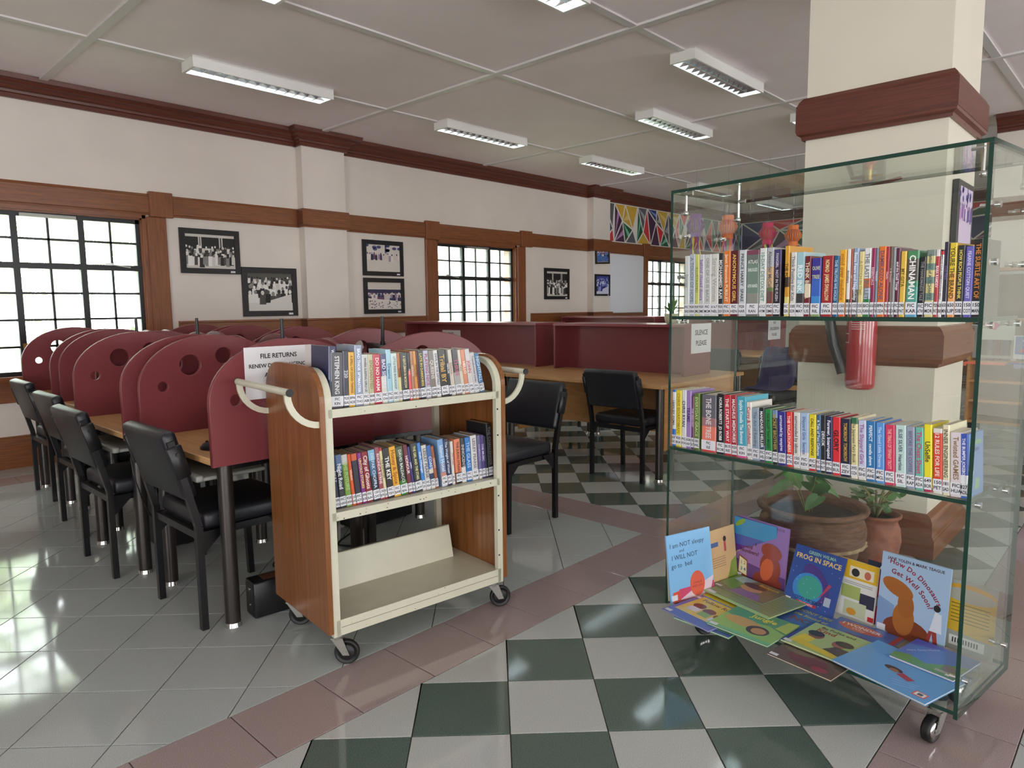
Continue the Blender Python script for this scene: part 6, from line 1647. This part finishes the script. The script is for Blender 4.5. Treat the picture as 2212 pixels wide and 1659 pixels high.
# ================================================================== FIRE EXTINGUISHER AND PHOTO BOARD ON THE PILLAR
ext = thing('fire_extinguisher', 'red fire extinguisher with black horn hung on the pillar', 'fire extinguisher', (3.84, 1.142, .85))
REDP = M('extinguisher_red', '#A8202A', .22, coat=.5)
mb = MB(); mb.lathe([(.03, .004), (.058, .0), (.068, .008), (.072, .03), (.072, .46), (.066, .51), (.048, .55), (.024, .575), (.02, .60)], 32); mb.build('cylinder', REDP, ext)
mb = MB(); mb.cyl((0, 0, .59), (0, 0, .65), .018, None, 14); mb.cyl((0, -.02, .63), (0, -.06, .63), .009, None, 10); mb.build('valve', M('brass_valve', '#A88A4A', .3, metal=.9), ext)
mb = MB(); mb.rbox(-.012, -.03, .665, .012, .11, .68, .004, 1, X=Matrix.Rotation(.18, 4, 'X')); mb.rbox(-.012, -.02, .648, .012, .09, .658, .003, 1); mb.build('lever', M('lever_red', '#7A1A20', .4), ext)
mb = MB(); P_ = [(0, .02, .63), (0, .075, .63), (-.01, .10, .56), (-.02, .105, .46), (-.02, .12, .38)]; mb.tube(P_, .012, 10); mb.build('hose', RUBBER, ext)
mb = MB(); mb.tube([(-.02, .135, .40), (-.02, .155, .36), (-.02, .125, .22), (-.02, .075, .08)], [.018, .026, .028, .032], 16); mb.build('horn', M('horn_black', '#23262A', .3), ext)
mb = MB(); mb.box(.0, -.02, .60, .1, .02, .64); mb.box(.06, -.05, .52, .1, .05, .66); mb.build('wall_hook', GREYMETAL, ext)
mb = MB()
def onc_(a0, a1_, z0, z1, off, col):
    for k in range(8):
        t0 = a0 + (a1_ - a0) * k / 8; t1 = a0 + (a1_ - a0) * (k + 1) / 8; r = .072 + off
        mb.add([(r * math.cos(t0), r * math.sin(t0), z0), (r * math.cos(t1), r * math.sin(t1), z0), (r * math.cos(t1), r * math.sin(t1), z1), (r * math.cos(t0), r * math.sin(t0), z1)], [(0, 1, 2, 3)], 0, lin(col))
onc_(2.5, 2.52, .24, .36, .0006, '#E6E0DE'); onc_(1.9, 2.52, .24, .243, .0006, '#E6E0DE'); onc_(1.9, 2.52, .285, .288, .0006, '#E6E0DE'); onc_(1.9, 2.52, .36, .363, .0006, '#E6E0DE')
for k in range(6): onc_(2.7, 3.6, .31 + .011 * k, .313 + .011 * k, .0006, '#D8C8C8')
mb.build('instruction_label', PRINT, ext)
pbd = thing('photo_board', 'narrow black photo board on the right face of the pillar', 'picture', (4.08, .823, 1.26))
mb = MB(); mb.rbox(0, -.03, 0, .35, -.002, .64, .003, 1, smooth=False); mb.build('board', FRAMEB, pbd)
for (z0, z1, sd, kd) in ((.33, .61, 21, 'line'), (.02, .20, 22, 'crowd')):
    mb = MB(); crowd(mb, .29, z1 - z0, lambda a, b, q: (.03 + a, -.0304 - q, z0 + b), sd, (lin('#CDB8D4'), lin('#46388C')), [lin(c) for c in ('#B07AB4', '#5A3E92', '#D8C8DC', '#3A2A70', '#C090C4')], kd); mb.build('photograph', PRINT, pbd)
mb = MB(); mb.flat([(.09, -.0304, .235), (.26, -.0304, .235), (.26, -.0304, .305), (.09, -.0304, .305)], lin('#DCC2DA')); mb.flat([(.11, -.0307, .25), (.15, -.0307, .25), (.15, -.0307, .29), (.11, -.0307, .29)], lin('#A04A9A')); mb.flat([(.17, -.0307, .25), (.24, -.0307, .25), (.24, -.0307, .29), (.17, -.0307, .29)], lin('#A85AA2'))
mb.build('caption_card', PRINT, pbd)

# ================================================================== BOOKCASE AT THE FAR RIGHT
bk = thing('bookcase', 'beech bookcase with open shelves below and a glass-doored cabinet above, far right', 'bookcase', (7.38, 1.29, 0), -PI / 2)
BW_, BD = 1.7, .36
for x in (0, BW_ - .022):
    mb = MB(); mb.box(x, 0, .2, x + .022, BD, 1.56); mb.build('side_board', BEECH_X, bk)
for z in (.2, .39, .57, .742): mb = MB(); mb.box(.022, .004, z, BW_ - .022, BD - .01, z + .024); mb.build('shelf', BEECH_X, bk)
mb = MB(); mb.box(-.004, -.004, 1.56, BW_ + .004, BD, 1.585); mb.build('top_board', BEECH_X, bk)
mb = MB(); mb.box(.022, BD - .01, .224, BW_ - .022, BD, 1.56); mb.build('back_board', M('dark_back', '#5A3C2A', .6), bk)
mb = MB(); mb.box(.80, .006, .224, .822, BD - .012, .742); mb.build('upright', BEECH_X, bk)
for (a, b) in ((.05, .04), (BW_ - .05, .04), (.05, BD - .04), (BW_ - .05, BD - .04)):
    mb = MB(); mb.box(a - .022, b - .022, 0, a + .022, b + .022, .2); mb.build('leg', BLACKMETAL, bk)
ALF = M('aluminium_frame', '#B9BCBC', .35, metal=.8)
for i in range(2):
    x0 = .03 + i * .82; y = .02 + i * .02; x1 = x0 + .84 if i == 0 else BW_ - .03
    mb = MB(); mb.box(x0, y - .008, .79, x1, y + .008, .815); mb.box(x0, y - .008, 1.525, x1, y + .008, 1.55); mb.box(x0, y - .008, .815, x0 + .025, y + .008, 1.525); mb.box(x1 - .025, y - .008, .815, x1, y + .008, 1.525)
    d = mb.build('sliding_door', ALF, bk)
    mb = MB(); mb.box(x0 + .025, y - .002, .815, x1 - .025, y + .002, 1.525); mb.build('door_pane', GLASS, d)
mb = MB(); mb.box(.026, .05, 1.12, BW_ - .026, BD - .02, 1.14); mb.build('inner_shelf', BEECH_X, bk)
def onb(x, y, z): return (7.38 + y, 1.29 - x, z)
rr = random.Random(4)
BCOL = ['#6A4A6A', '#8A3A34', '#3A4A6A', '#C8C2B0', '#5A6A4A', '#8E8A84']
for k in range(7):
    t = thing('book', 'x', 'book', onb(.12 + .06 * k, .10, .767 + (0 if k < 7 else 0)), -PI / 2, 'books behind the bookcase glass')
    t['label'] = '%s book standing behind the bookcase glass doors' % ['mauve', 'brick red', 'navy', 'ivory', 'olive', 'grey', 'pink'][k]
    mb = MB(); h = rr.uniform(.18, .26); mb.rbox(0, 0, 0, .045, .18, h, .003, 1, col=lin((BCOL + ['#B06A7A'])[k]), smooth=False); mb.build('cover', BOOKCOVER, t)
    mb = MB(); mb.box(.004, .003, h, .041, .176, h + .001); mb.build('pages', PAGES, t)
ps = thing('craft_paper', 'pale paper with a pink splash hung on the bookcase glass', 'paper', onb(.075, .006, .955), -PI / 2)
mb = MB(); mb.box(0, 0, 0, .26, .0012, .17); mb.build('sheet', M('pale_green_paper', '#BFCBBE', .7), ps)
mb = MB(); mb.flat([(.10 + .045 * math.cos(a) * (1 + .25 * math.sin(3 * a)), -.0005, .12 + .032 * math.sin(a) * (1 + .2 * math.cos(5 * a))) for a in [k * .42 for k in range(15)]], lin('#C8407E')); mb.build('paint_splash', PRINT, ps)
po = thing('poster_board', 'blue board lettered FIND ADVENTURE standing on the bookcase at the right edge', 'poster', onb(.335, -.012, .795), -PI / 2)
mb = MB(); mb.box(0, 0, 0, .24, .006, .20); mb.build('board', M('poster_white', '#DDE3E6', .5), po)
mb = MB(); mb.flat([(.01, -.0005, .04), (.235, -.0005, .02), (.235, -.0005, .195), (.01, -.0005, .195)], lin('#3A66A8')); mb.flat([(.03, -.0008, .05), (.2, -.0008, .09), (.2, -.0008, .11), (.06, -.0008, .085)], lin('#C8484A')); mb.flat([(.02, -.0008, .03), (.2, -.0008, .05), (.16, -.0008, .02), (.05, -.0008, .015)], lin('#D8DCDC'))
for s, z in (('FIND', .168), ('ADVENTURE', .148), ('WITH', .128), ('SOMEONE', .108)): put_text(mb, s, (.12, -.001, z), (1, 0, 0), (0, 0, 1), .022, lin('#E6ECF0'), 1, 'c', .2)
mb.build('print', PRINT, po)
rb = thing('ribbon_trim', 'orange ribbon and scalloped lilac paper along the bookcase shelf front', 'ribbon', onb(0, -.006, .72), -PI / 2)
mb = MB(); mb.box(-.02, 0, .012, .28, .004, .034); mb.box(-.03, -.002, -.004, -.008, .004, .03); mb.build('ribbon', M('orange_ribbon', '#EE6A4A', .6), rb)
mb = MB()
for k in range(14):
    x = .34 + k * .06
    mb.flat([(x, .001, .028), (x, .001, 0), (x + .015, .001, -.012), (x + .03, .001, -.016), (x + .045, .001, -.012), (x + .06, .001, 0), (x + .06, .001, .028)][::-1])
mb.build('scalloped_paper', M('lilac_paper', '#8E8CC0', .7), rb)
mb = MB(); mb.box(.30, -.002, .024, 1.6, .0, .04); mb.build('blue_strip', M('blue_strip', '#34489A', .6), rb)
